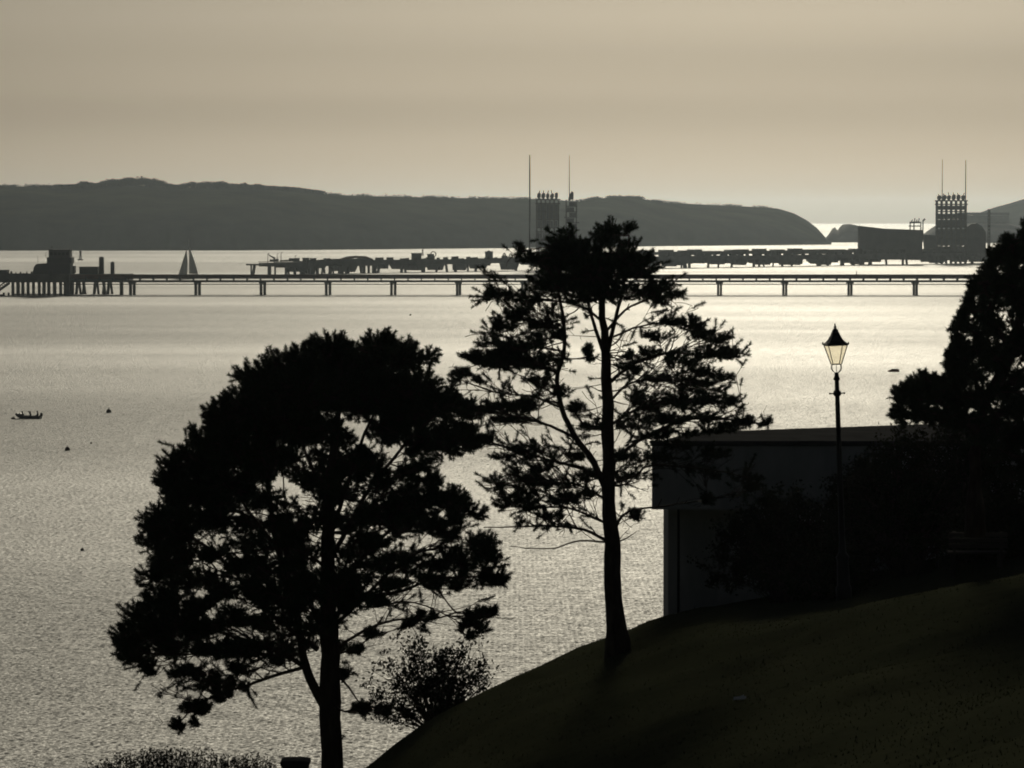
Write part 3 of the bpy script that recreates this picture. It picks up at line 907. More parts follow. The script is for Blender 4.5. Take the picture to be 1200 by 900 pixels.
m = MB(); m.lathe([(0.012, 0.365), (0.030, 0.378), (0.032, 0.395), (0.012, 0.415), (0.018, 0.43), (0.004, 0.475)], (gx, LY, z_), 10); fo = m.build("finial", IRON, lroof, smooth=True)
# the whole lamp leans a little
lean = math.atan2(top.x - gx, top.z - lz)
lamp.rotation_euler = (0, lean, 0)

# railing and bench under the right tree
g0 = on_ground(1100, 84); g1 = on_ground(1290, 84)
rl = thing("railing", "low two-bar railing behind the evergreen trunk at the right", "railing", g0)
m = MB()
for hh in (0.55, 1.0): m.tube([(g0[0], 84, g0[2] + hh), (g1[0], 84, g1[2] + hh)], 0.025, 8)
m.build("rail", IRON, rl)
for k in range(4):
    f = k / 3; x = g0[0] + (g1[0] - g0[0]) * f; zz = gz(x, 84)
    m = MB(); m.lathe([(0.035, -0.2), (0.035, 1.05), (0.02, 1.09)], (x, 84, zz), 8); m.build("railing_post", IRON, rl)
x, y, z = on_ground(1146, 77.2)
be = thing("park_bench", "small slatted bench in the gloom below the right-hand evergreen", "bench", (x, y, z))
m = MB()
for k in range(4): m.box((x - 0.62, y - 0.2 + k * 0.11, z + 0.43), (x + 0.62, y - 0.2 + k * 0.11 + 0.09, z + 0.465))
m.build("seat", WOODPLANK, be)
m = MB()
for k in range(3): m.box((x - 0.62, y - 0.27 - k * 0.02, z + 0.56 + k * 0.12), (x + 0.62, y - 0.245 - k * 0.02, z + 0.65 + k * 0.12))
m.build("backrest", WOODPLANK, be)
for s in (-0.5, 0.5):
    m = MB(); m.box((x + s - 0.03, y - 0.24, z - 0.1), (x + s + 0.03, y - 0.18, z + 0.9)); m.box((x + s - 0.03, y + 0.16, z - 0.1), (x + s + 0.03, y + 0.22, z + 0.427)); m.build("leg", WOODPLANK, be)

# litter on the grass
x, y, z = on_ground(868, 62)
for Yt in np.arange(50, 80, 0.25):
    q = on_ground(868, Yt)
    if at(868, 823, Yt).z <= q[2]:
        x, y, z = q; break
m = MB()
rr = random.Random(4)
for k in range(5):
    cx_, cy_ = x + (k - 2) * 0.035, y + rr.uniform(-0.03, 0.03)
    a = rr.uniform(-0.5, 0.5)
    m.add([(cx_ - 0.05, cy_ - 0.02, z + 0.03 + a * 0.03), (cx_ + 0.05, cy_ - 0.02, z + 0.04 - a * 0.04), (cx_ + 0.045, cy_ + 0.05, z + 0.09 + a * 0.04), (cx_ - 0.03, cy_ + 0.04, z + 0.07),
           (cx_, cy_ + 0.01, z + 0.02)], [(0, 1, 2, 3), (0, 4, 1), (1, 4, 2), (2, 4, 3), (3, 4, 0)])
tag(m.build("paper_scrap", LITTERM), "small crumpled white paper scrap lying on the grass slope", "litter")


# ------------------------------------------------------------------ far shore
def foot_dist(pyb):
    return CAMZ * F / (pyb - HORIZ)


def land_strip(name, prof, foot, crest_off, back, matl, seed, rough=1.0, cliff=0.35):
    """prof: (px, py of the crest); foot: (px, py of the waterline)"""
    pxs = np.arange(prof[0][0], prof[-1][0] + 0.1, 3.0)
    pc = np.interp(pxs, [a for a, b in prof], [b for a, b in prof])
    pf = np.interp(pxs, [a for a, b in foot], [b for a, b in foot])
    rows = [(-0.02, -1.0), (0.0, 0.0), (0.02, cliff * 0.5), (0.06, cliff), (0.25, cliff + (1 - cliff) * 0.35), (0.5, cliff + (1 - cliff) * 0.66), (0.78, cliff + (1 - cliff) * 0.9), (1.0, 1.0), (1.4, 0.93), (2.2, 0.6), (3.2, -0.05)]
    V = []
    for px, c, f in zip(pxs, pc, pf):
        Yf = foot_dist(f)
        Yc = Yf + crest_off
        zc = max(at(px, c, Yc).z, 0.5)
        X = (px - 600) / F * Yc
        for (t, h) in rows:
            y = Yf + crest_off * t if t <= 1 else Yc + back * (t - 1)
            n_ = noise.fractal(Vector((X * 0.012, t * 4.0, seed)), 1.0, 2.0, 4) * rough
            z = zc * h + (n_ * 5.0 * min(1, zc / 60) if 0.02 < t < 0.95 else 0)
            if t < 0: z = -2.0
            yy = y + (n_ * 25 if 0 <= t < 1 else 0)
            V.append(((px - 600) / F * yy, yy, z))
    nr = len(rows); nc = len(pxs)
    idx = np.arange(nc * nr).reshape(nc, nr)
    Q = np.stack([idx[:-1, :-1], idx[1:, :-1], idx[1:, 1:], idx[:-1, 1:]], -1).reshape(-1, 4)
    o = np_mesh(name, np.array(V), Q, matl)
    return structure(o)


HEAD = [(-160, 218), (-60, 219), (0, 218.5), (40, 218.5), (75, 219.8), (100, 218.8), (150, 216.2), (200, 220), (230, 219.6), (300, 220.6), (345, 222.8), (378, 227.2), (420, 229.5), (480, 230.8), (540, 232), (620, 233), (680, 236), (700, 233), (712, 231.5), (745, 232), (758, 234),
        (772, 237), (830, 240), (895, 243), (912, 244.5), (930, 250), (945, 258), (957, 267), (966, 277), (971, 287), (974, 291)]
HFOOT = [(-160, 293.5), (300, 293), (600, 290.5), (800, 288), (974, 286.5)]
land_strip("headland", HEAD, HFOOT, 330, 420, LANDM, 3.0)
FARH = [(1040, 283), (1060, 279), (1085, 274), (1110, 262), (1140, 252), (1165, 243), (1180, 239), (1200, 233), (1240, 227), (1320, 222), (1420, 226)]
land_strip("distant_hill", FARH, [(1040, 279), (1420, 279)], 400, 600, LANDM, 8.0, cliff=0.3)
ISL = [(966, 279), (970, 276), (975, 268), (978, 266.2), (981, 269.8), (985, 264.5), (988, 262.6), (996, 262.4), (1003, 264), (1010, 265.8), (1024, 266.5), (1036, 268.5), (1052, 270.5), (1070, 272.5), (1090, 274), (1110, 276)]
land_strip("rocky_islet", ISL, [(966, 284), (1110, 283.5)], 60, 60, ROCKM, 12.0, cliff=0.5)
ISL2 = [(1082, 274), (1090, 268), (1098, 263), (1112, 262), (1150, 262), (1182, 262), (1192, 265), (1215, 270), (1230, 279)]
land_strip("fort_island", ISL2, [(1082, 284.6), (1230, 284.6)], 70, 60, ROCKM, 15.0, cliff=0.55)
# flat-topped fort on that island
YF = foot_dist(284.6) + 80
a, b = at(1128, 249, YF), at(1182, 250, YF)
fort = thing("island_fort", "pale flat-topped fort on the far island right of the jetty tower", "fort", (a.x, YF, 10))
m = MB(); m.prism_xz([(a.x, 12), (b.x, 12), (b.x, b.z - 3.2), (a.x, a.z - 3.2)], YF, YF + 45); m.build("wall", CLAD, fort)
m = MB(); m.box((a.x - 0.8, YF - 0.8, a.z - 3.19), (b.x + 0.8, YF + 45.8, a.z)); m.build("parapet", CLAD, fort)

# woodland along the left part of the headland ridge
rng = np.random.default_rng(41)
C = []
hp = np.array(HEAD); hf = np.array(HFOOT)
TOPS = [(60, 221), (84, 218), (100, 213.5), (112, 214), (125, 213), (132, 210), (150, 208), (165, 208.5), (180, 209.5), (196, 214), (207, 218.5), (216, 216), (228, 213), (246, 213.5), (270, 215), (300, 216.5), (318, 219), (340, 220.5), (352, 221), (378, 227)]
for k in range(420):
    px = rng.uniform(66, 376)
    gy = np.interp(px, hp[:, 0], hp[:, 1]); ty = np.interp(px, [t[0] for t in TOPS], [t[1] for t in TOPS]) - 0.9 + 3.2 * noise.noise(Vector((px * 0.075, 4.0, 1.0))) + 2.6 * noise.noise(Vector((px * 0.25, 7.0, 1.0)))
    Yc = foot_dist(np.interp(px, hf[:, 0], hf[:, 1])) + 330 + rng.uniform(-40, 50)
    g = at(px, gy, Yc); T = at(px, ty + abs(rng.normal(0, 1.5)), Yc).z
    hgt = max(3.0, T - g.z)
    w = rng.uniform(3.0, 7.5)
    n = 130
    d = rng.normal(size=(n, 3)); d /= np.linalg.norm(d, axis=1)[:, None]; d *= (rng.random(n) ** 0.4)[:, None]
    u_ = rng.random((45, 3)); C.append(np.array([g.x, Yc, g.z - 1.5]) + (u_ - np.array([0.5, 0.5, 0])) * np.array([w * 2.2, w * 2, hgt * 0.5 + 1.5]))
    C.append(np.array([g.x, Yc, g.z + hgt * 0.52]) + d * np.array([w, w, hgt * 0.50]))
for k in range(900):                                   # scrub and hedges on the rest of the crest
    px = rng.choice([rng.uniform(-120, 80), rng.uniform(376, 905), rng.uniform(690, 775)])
    gy = np.interp(px, hp[:, 0], hp[:, 1])
    Yc = foot_dist(np.interp(px, hf[:, 0], hf[:, 1])) + 330
    if noise.noise(Vector((px * 0.06, 2, 3))) < -0.12: continue
    g = at(px, gy, Yc); s_ = rng.uniform(0.8, 1.9)
    C.append(np.array([g.x, Yc, g.z + 0.4]) + rng.normal(0, 1, (22, 3)) * np.array([3.0, 3.0, s_ * 0.6]))
C = np.vstack(C)
V = leaf_quads(rng, C, 1.35)
o = np_mesh("woodland", V.reshape(-1, 3), np.arange(len(C) * 4).reshape(-1, 4), WOODM)
stuff(o, "far woodland and scrub along the crest of the headland")

# ------------------------------------------------------------------ sea
WY = 21300.0
me = bpy.data.meshes.new("sea")
me.from_pydata([(-22000, -600, 0), (22000, -600, 0), (22000, WY, 0), (-22000, WY, 0)], [], [(0, 1, 2, 3)])
me.materials.append(water_material())
sea = bpy.data.objects.new("sea", me); COL.objects.link(sea); structure(sea)

# ------------------------------------------------------------------ near jetty: long straight approach trestle
JY = foot_dist(345.6)
pj = JY / F
jz = lambda py: at(600, py, JY).z
X0, X1 = at(70, 330, JY).x, at(1420, 330, JY).x
jt = thing("jetty_trestle", "long straight jetty on evenly spaced piers crossing the whole bay", "jetty", (X0, JY, 0))
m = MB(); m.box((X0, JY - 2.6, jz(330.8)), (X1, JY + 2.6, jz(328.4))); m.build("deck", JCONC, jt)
m = MB()
for yy in (-1.8, -0.4, 1.0): m.tube([(X0, JY + yy, jz(323.4)), (X1, JY + yy, jz(323.4))], 0.62, 8)
for yy in (-1.9, -0.9, 0.2, 1.4): m.tube([(X0, JY + yy, jz(325.7)), (X1, JY + yy, jz(325.7))], 0.3, 8)
m.tube([(X0, JY - 2.3, jz(322.2)), (X1, JY - 2.3, jz(322.2))], 0.22, 6)
m.build("pipe", RUST, jt)
nx = int((X1 - X0) / 5.2)
for k in range(nx + 1):
    x = X0 + k * (X1 - X0) / nx
    m = MB(); m.box((x - 0.2, JY - 2.3, jz(328.35)), (x + 0.2, JY + 2.3, jz(324.6))); m.build("pipe_support", STEEL, jt)
m = MB(); m.tube([(X0, JY - 2.9, jz(332.9)), (X1, JY - 2.9, jz(332.9))], 0.22, 6); m.build("cable_tray", STEEL, jt)
for i in range(17):
    px = 155 + 76.45 * i
    x = at(px, 340, JY).x
    m = MB()
    dbl = 0.72 if i < 5 else 0.55
    for s in (-1, 1):
        m.lathe([(0.46, -3), (0.46, jz(332.2))], (x + s * dbl, JY - 1.0, 0), 10)
        m.lathe([(0.46, -3), (0.46, jz(332.2))], (x + s * dbl + 0.1, JY + 1.0, 0), 10)
    m.box((x - 1.35, JY - 1.9, jz(332.2)), (x + 1.35, JY + 1.9, jz(330.85)))
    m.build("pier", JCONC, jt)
# small kit on the trestle
for px in (262, 728 - 15, 437):
    pass
# thin dark tube on the water along the foot
m = MB(); m.tube([(at(84, 346, JY).x, JY - 6, 0.04)] + [(at(q, 346, JY).x, JY - 6 + 0.8 * math.sin(q * 0.05), 0.04) for q in range(120, 1420, 25)], 0.08, 6)
tag(m.build("dark_waterline", RUBBER), "thin dark line lying on the water along the foot of the long jetty", "boom")

# ------------------------------------------------------------------ platform at the left end of the near jetty
pl = thing("jetty_platform", "wide piled platform at the left end of the long straight jetty", "jetty", (at(50, 345, JY).x, JY, 0))
xa, xb = at(-60, 330, JY).x, at(84, 330, JY).x
m = MB(); m.box((xa, JY - 9, jz(330.5)), (xb, JY + 9, jz(320.5)))
m.box((xb + 0.02, JY + 3.4, jz(329)), (at(150, 325, JY).x, JY + 20, jz(321.4)))
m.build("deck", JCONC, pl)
m = MB(); zr_ = jz(320.5) + 0.005; comb = [(xa, zr_), (xb, zr_)]; x = xb
while x > xa + 2:
    hh = rng.uniform(0.35, 1.1); w_ = rng.uniform(0.3, 0.8)
    comb += [(x - 0.05, zr_ + 0.15), (x - 0.06, zr_ + hh), (x - w_, zr_ + hh * 0.95), (x - w_ - 0.01, zr_ + 0.15)]; x -= w_ + rng.uniform(0.2, 1.4)
comb += [(xa, zr_ + 0.15)]
m.prism_xz(comb, JY - 8.5, JY - 8.2); m.build("handrail", STEEL, pl)
for i, px in enumerate((18, 23.5, 29.5, 35.5, 42, 48.5, 54, 59.5, 67, 73.5, 80.5)):
    x = at(px, 340, JY).x
    m = MB(); w = 1.15 if px > 78 else 0.62
    m.lathe([(w, -3), (w, jz(330.45))], (x, JY - 7 + (i % 2) * 0.5, 0), 8); m.build("pile", JCONC, pl)
    m = MB(); m.lathe([(w * 0.8, -3), (w * 0.8, jz(330.45))], (x + 0.5, JY + 6, 0), 8)
    m.build("pile", JCONC, pl)
m = MB(); m.box((at(18, 340, JY).x, JY - 6.2, jz(345.4)), (at(82, 340, JY).x, JY - 5.8, jz(343.8))); m.build("waling_beam", JCONC, pl)
for i, px in enumerate((91, 97.5, 112, 121, 128)):
    x = at(px, 336, JY + 16).x
    m = MB(); lean_ = (-0.9, 0.9)[i % 2]
    m.tube([(x, JY + 16, jz(329.1)), (x + lean_, JY + 17, -2)], 0.6, 8); m.build("raking_pile", JCONC, pl)
    m = MB(); m.tube([(x + 0.3, JY + 18, jz(329.1)), (x + 0.3 - lean_, JY + 18, -2)], 0.5, 8)
    m.build("raking_pile", JCONC, pl)
x = at(140.5, 336, JY).x
m = MB(); m.lathe([(0.75, -3), (0.75, jz(329.1))], (x, JY + 6, 0), 8); m.build("pile", JCONC, pl)

cb = thing("control_building", "stepped dark control building on the platform at the left end of the jetty", "building", (at(60, 320, JY).x, JY, jz(320.5)))
X = lambda px: at(px, 320, JY).x
zt0 = jz(320.48)
m = MB(); m.prism_xz([(X(40), zt0), (X(84), zt0), (X(84), jz(308.4)), (X(56), jz(308.4)), (X(50), jz(308.6)), (X(44), jz(309.4)), (X(41.5), jz(313))], JY - 5, JY + 5); m.build("lower_block", CLAD, cb)
m = MB(); m.box((X(56.5), JY - 4.2, jz(308.38)), (X(85.5), JY + 4.2, jz(301.5))); m.build("middle_block", CLAD, cb)
m = MB(); m.box((X(58.5), JY - 3.8, jz(301.48)), (X(83.2), JY + 3.8, jz(293.2))); m.box((X(58), JY - 4, jz(293.18)), (X(83.8), JY + 4, jz(292.2))); tcab = m.build("top_cabin", CLAD, cb)
for k in range(5):
    m = MB(); m.box((X(60 + k * 4.6), JY - 3.84, jz(299.0)), (X(63.6 + k * 4.6), JY - 3.78, jz(295.6))); m.build("window", DARKGLASS, tcab)
m = MB()
for k in range(3): m.box((X(54.0), JY - 2, jz(301.5) + k * 0.9), (X(56.4), JY - 1.9, jz(301.5) + k * 0.9 + 0.1))
m.box((X(54.0), JY - 2, jz(301.5)), (X(54.3), JY - 1.9, jz(296.5)))
m.build("balcony_rail", STEEL, cb)
m = MB(); m.tube([(X(61), JY, jz(292.2)), (X(61), JY, jz(288.2))], 0.13, 6); m.box((X(60), JY - .05, jz(290.2)), (X(62.2), JY + .05, jz(289.7))); m.build("aerial", STEEL, cb)
m = MB(); m.tube([(X(44.5), JY, jz(309.5)), (X(44.5), JY, jz(299.5))], 0.07, 6); m.build("aerial", STEEL, cb)
m = MB(); m.box((X(85.6), JY - 3, jz(320.46)), (X(88), JY + 3, jz(311.5))); m.build("stair_tower", CLAD, cb)

sh = thing("equipment_shed", "low long dark shed on the platform right of the control building", "shed", (X(100), JY + 10, jz(321.4)))
m = MB(); m.box((X(90.5), JY + 7, jz(321.35)), (X(112), JY + 14, jz(313.6))); m.build("wall", CLAD, sh)
m = MB(); m.prism_xz([(X(90), jz(313.55)), (X(112.4), jz(313.55)), (X(112), jz(312.8)), (X(90.4), jz(312.9))], JY + 6.8, JY + 14.2); m.build("roof", CLAD, sh)
for (pa, pb, tp, lab) in ((112.6, 118.6, 301.8, "taller upright dark tank on the platform beside the low shed"), (126.2, 131, 307.6, "shorter upright dark tank nearer the start of the long jetty")):
    x = X((pa + pb) / 2); r_ = (X(pb) - X(pa)) / 2
    tk = thing("storage_tank", lab, "tank", (x, JY + 10, jz(321.4)), "upright tanks on the jetty platform")
    m = MB(); m.lathe([(r_, 0), (r_, jz(tp) - jz(321.4) - 0.3)], (x, JY + 10, jz(321.35)), 14); m.build("shell", CLAD, tk, smooth=False)
    m = MB(); m.lathe([(r_ * 1.05, 0), (r_ * 0.9, 0.3), (0.15, 0.55)], (x, JY + 10, jz(tp) - 0.25), 14); m.build("lid", STEEL, tk)
# left hand hut, gangway and pontoon
ht = thing("jetty_hut", "small flat hut on the platform cut off by the left edge", "hut", (X(2), JY, zt0))
m = MB(); m.box((X(-14), JY - 3, zt0), (X(9.6), JY + 3, jz(317))); m.build("wall", CLAD, ht)
m = MB(); m.box((X(-14.5), JY - 3.3, jz(316.98)), (X(10), JY + 3.3, jz(316.2))); m.build("roof", CLAD, ht)
pt = thing("pontoon", "low floating pontoon at the foot of the gangway at the left edge", "pontoon", (X(0), JY - 14, 0))
m = MB(); m.box((X(-30), JY - 17, -0.5), (X(9.5), JY - 12, 0.55)); m.build("float", JCONC, pt, bevel=0.1)
for px in (9, 14.5):
    m = MB(); m.lathe([(0.4, -3), (0.4, 1.2)], (X(px), JY - 11, 0), 8); m.build("guide_pile", JCONC, pt)
gw = thing("gangway", "sloping truss gangway leading down to the pontoon at the left edge", "gangway", (X(16), JY - 12, jz(330)))
A = Vector((X(16.5), JY - 13, jz(330.8))); B = Vector((X(-2), JY - 13, jz(343.5)))
m = MB()
for yy in (-0.7, 0.7):
    for zz in (0.0, 1.5): m.tube([A + Vector((0, yy, zz)), B + Vector((0, yy, zz))], 0.22, 6)
    for k in range(8):
        f0, f1 = k / 8, (k + 1) / 8
        m.tube([A.lerp(B, f0) + Vector((0, yy, 0)), A.lerp(B, f1) + Vector((0, yy, 1.5))], 0.1, 5)
m.build("truss", STEEL, gw)
m = MB(); m.tube([A + Vector((0, 0, -0.05)), B + Vector((0, 0, -0.05))], 0.5, 4); m.build("walkway", STEEL, gw)

# ------------------------------------------------------------------ far jetty (oil terminal) seen end on
PA = Vector((at(297, 322, 1).x * 1940, 1940, 0)); PB = Vector((at(1210, 307, 1).x * 2500, 2500, 0))
AX = (PB - PA).normalized(); NX = Vector((-AX.y, AX.x, 0)); LEN = (PB - PA).length


def jp(px):
    """distance along the far jetty where photo column px crosses it, with its Y"""
    a = (px - 600) / F
    t = (a * PA.y - PA.x) / (AX.x - a * AX.y)
    return t, PA + AX * t


def obox(m, c, hl, hw, z0, z1):
    """box aligned with the far jetty"""
    q = [c + AX * (-hl) + NX * (-hw), c + AX * hl + NX * (-hw), c + AX * hl + NX * hw, c + AX * (-hl) + NX * hw]
    m.prism([(v.x, v.y) for v in q], z0, z1)


rr = random.Random(9)
fj = thing("terminal_jetty", "long dark oil terminal jetty on dense piles beyond the straight jetty", "jetty", PA)
DZ0, DZ1 = 4.0, 7.0
m = MB()
# deck in lengths of slightly different depth, end to end
cuts = [297, 312, 330, 352, 384, 392, 428, 470, 520, 566, 612, 680, 745, 790, 850, 905, 960, 1007, 1085, 1135, 1210]
for i in range(len(cuts) - 1):
    a, b = jp(cuts[i])[0], jp(cuts[i + 1])[0]
    c = PA + AX * (a + b) / 2
    low = {0: 5.0, 1: 4.3, 2: 3.6, 3: 4.2, 4: 4.6}.get(i, rr.uniform(4.0, 5.0)); hi = {0: 5.8, 1: 6.3, 2: 6.6, 5: 8.0}.get(i, 7.0 + rr.uniform(0, 0.35))
    obox(m, c, (b - a) / 2 - 0.03, 5.5, low, hi)
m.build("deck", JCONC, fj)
m = MB()
for (a, b, z0, z1) in ((752, 1007, 7.75, 10.6), (1007, 1210, 7.5, 9.6), (640, 750, 7.6, 9.0)):
    t0, t1 = jp(a)[0], jp(b)[0]
    n = int((t1 - t0) / 9)
    for k in range(n):
        s = t0 + (t1 - t0) * (k + 0.5) / n
        obox(m, PA + AX * s, (t1 - t0) / n / 2 - rr.choice((0.02, 0.02, 0.35)), 2.6, z0 + rr.uniform(-0.5, .35), z1 + rr.uniform(-0.7, 0.7))
        if k % 2 == 0: obox(m, PA + AX * s, 0.4, 2.0, 6.9, z0 + 0.1)
m.build("pipe_rack", STEEL, fj)
t0, t1 = jp(300)[0], jp(1200)[0]
comb = [(t0, 6.9), (t1, 6.9)]; u = t1
while u > t0 + 10:
    L_ = rr.uniform(1.0, 7.0); hh = 7.15 + rr.uniform(0.3, 1.6) * (1.0 if u < jp(740)[0] else 1.9)
    comb += [(u - 0.05, 7.12), (u - 0.1, hh), (u - L_, hh - rr.uniform(0, 0.3)), (u - L_ - 0.05, 7.12)]; u -= L_ + rr.uniform(0.3, 7.0)
comb += [(t0, 7.12)]
m = MB(); n = len(comb)
vs = [PA + AX * a_ + NX * -3.4 + Vector((0, 0, z_)) for a_, z_ in comb] + [PA + AX * a_ + NX * -1.8 + Vector((0, 0, z_)) for a_, z_ in comb]
m.add(vs, [tuple(range(n)), tuple(range(2 * n - 1, n - 1, -1))] + [(q, n + q, n + (q + 1) % n, (q + 1) % n) for q in range(n)])
m.build("valve_row", STEEL, fj)
m = MB()
# long low hump of pipework on the left length
hump = [jp(q)[0] for q in (392, 402, 412, 424, 432)]
m.tube([PA + AX * hump[i] + NX * -3 + Vector((0, 0, zz)) for i, zz in enumerate((7.2, 8.6, 9.0, 8.7, 7.2))], 0.7, 8)
m.build("pipework", RUST, fj)
for k in range(88):
    m = MB()
    px = rr.choice((rr.uniform(345, 1170), rr.uniform(345, 1170), rr.uniform(345, 1170), rr.uniform(740, 1170))); t, c = jp(px)
    w0 = rr.uniform(1.0, 4.5); w1 = w0 * rr.uniform(0.15, 0.7)
    z1 = rr.uniform(0.4, 3.2)
    sk_ = rr.uniform(-0.8, 0.8); q = [(-w0, 5.2), (w0, 5.2), (w1 + sk_, z1), (-w1 + sk_, z1)]
    vs = [c + AX * u + NX * (-4.8) + Vector((0, 0, z)) for u, z in q] + [c + AX * u + NX * 4.8 + Vector((0, 0, z)) for u, z in q]
    m.add(vs, [(0, 3, 2, 1), (4, 5, 6, 7), (0, 1, 5, 4), (1, 2, 6, 5), (2, 3, 7, 6), (3, 0, 4, 7)])
    m.build("pile_cap", JCONC, fj)
pxs_ = sorted([301, 305, 310, 316, 322] + [rr.uniform(326, 440) for k in range(34)] + [rr.uniform(440, 1185) for k in range(59)])
for px in pxs_:
    t, c = jp(px)
    m = MB(); rk = rr.choice((0, 0, 0, -1.6, 1.6)); r_ = rr.uniform(0.45, 0.95)
    yy = rr.choice((-4.2, -4.2, 4.2))
    m.tube([c + NX * yy + Vector((0, 0, 5.1)), c + NX * yy + AX * rk + Vector((0, 0, -2.5))], r_, 7)
    m.build("pile", JCONC, fj)

# things standing on the far jetty -------------------------------------------------
def deck_z(px):
    return 7.0


GK = "small kit along the oil terminal jetty"
for px, top, w, lab in ((355.5, 302.0, 2.6, "left one of three small dark bollard cabins on the left jetty end"), (364, 302.4, 2.4, "middle one of three small dark bollard cabins on the left jetty end"), (380, 302.6, 2.4, "right one of three small dark bollard cabins on the left jetty end"),
                        (485, 296.5, 4.0, "squat cabin on the far jetty left of the ring-shaped hose reel"), (501.5, 297.5, 2.6, "upright box on the far jetty just left of the hose reel"),
                        (570, 294.5, 3.2, "tallest upright cabin on the far jetty left of the middle pine's crown")):
    t, c = jp(px); z1 = at(px, top, c.y).z
    k = thing("jetty_cabin", lab, "cabin", c + Vector((0, 0, 7.0)), GK)
    m = MB(); obox(m, c + NX * -2, w / 2, w / 2, 6.9, z1 - 0.35); m.build("wall", CLAD, k)
    m = MB(); obox(m, c + NX * -2, w / 2 + 0.2, w / 2 + 0.2, z1 - 0.345, z1); m.build("roof", STEEL, k)
for px, top, lab in ((508, 294.8, "ring-shaped hose reel standing on the far jetty"), (573, 294.0, "smaller ring-shaped hose reel beside the tallest jetty cabin")):
    t, c = jp(px); z1 = at(px, top, c.y).z; r_ = 1.45
    k = thing("hose_reel", lab, "hose reel", c + Vector((0, 0, 7)), GK)
    m = MB(); m.tube([c + Vector((r_ * math.cos(q), -3, z1 - r_ + r_ * math.sin(q))) for q in np.linspace(0, 2 * math.pi, 21)], 0.28, 6); m.build("drum", STEEL, k)
    m = MB()
    for s_ in (-1, 1): m.tube([c + Vector((s_ * 1.0, -3, 6.9)), c + Vector((0, -3, z1 - r_))], 0.22, 6)
    m.build("stand", STEEL, k)
for px, top, lab in ((325, 297.2, "thin pole at the left end of the far jetty, next to a leaning davit"), (329.5, 296, "tall thin pole right of the leaning davit on the far jetty"), (346, 299.5, "short thin lamp pole on the left part of the far jetty"), (314, 297, "thin pole nearest the left tip of the far jetty")):
    t, c = jp(px); z1 = at(px, top, c.y).z
    k = thing("jetty_pole", lab, "pole", c + Vector((0, 0, 6.6)), GK)
    m = MB(); m.tube([c + Vector((0, 0, 6.4)), c + Vector((0, 0, z1))], [0.22, 0.14], 6); m.build("pole", STEEL, k)
    m = MB(); m.tube([c + Vector((0, 0, z1 - 0.1)), c + Vector((0.9, 0, z1 + 0.05))], 0.14, 6); m.build("lamp_arm", STEEL, k)
t, c = jp(319)
k = thing("davit", "leaning davit arm at the left end of the far jetty", "davit", c + Vector((0, 0, 6.6)), GK)
m = MB(); m.tube([c + Vector((1.2, 0, 6.4)), c + Vector((1.2, 0, 9.0))], 0.4, 7); m.build("post", STEEL, k)
m = MB(); m.tube([c + Vector((1.6, 0, 8.6)), c + Vector((-2.4, 0, 10.9))], [0.5, 0.2], 7); m.build("arm", STEEL, k)
for px, top, lab in ((591, 296.5, "left of two pointed dark gantries on the far jetty by the middle pine"), (598.5, 297.0, "right of two pointed dark gantries on the far jetty by the middle pine")):
    t, c = jp(px); z1 = at(px, top, c.y).z
    k = thing("gantry", lab, "frame", c + Vector((0, 0, 7)), GK)
    m = MB()
    for s_ in (-1, 1):
        for yy in (-1.5, 1.5): m.tube([c + Vector((s_ * 1.7, yy, 6.8)), c + Vector((s_ * 0.2, yy * 0.2, z1))], 0.32, 6)
    m.build("leg", STEEL, k)
    m = MB()
    for f_ in (0.25, 0.5, 0.75): m.box((c.x - 1.6 * (1 - f_), c.y - 1.2, 7 + (z1 - 7) * f_), (c.x + 1.6 * (1 - f_), c.y + 1.2, 7 + (z1 - 7) * f_ + 0.35))
    m.build("platform", STEEL, k)


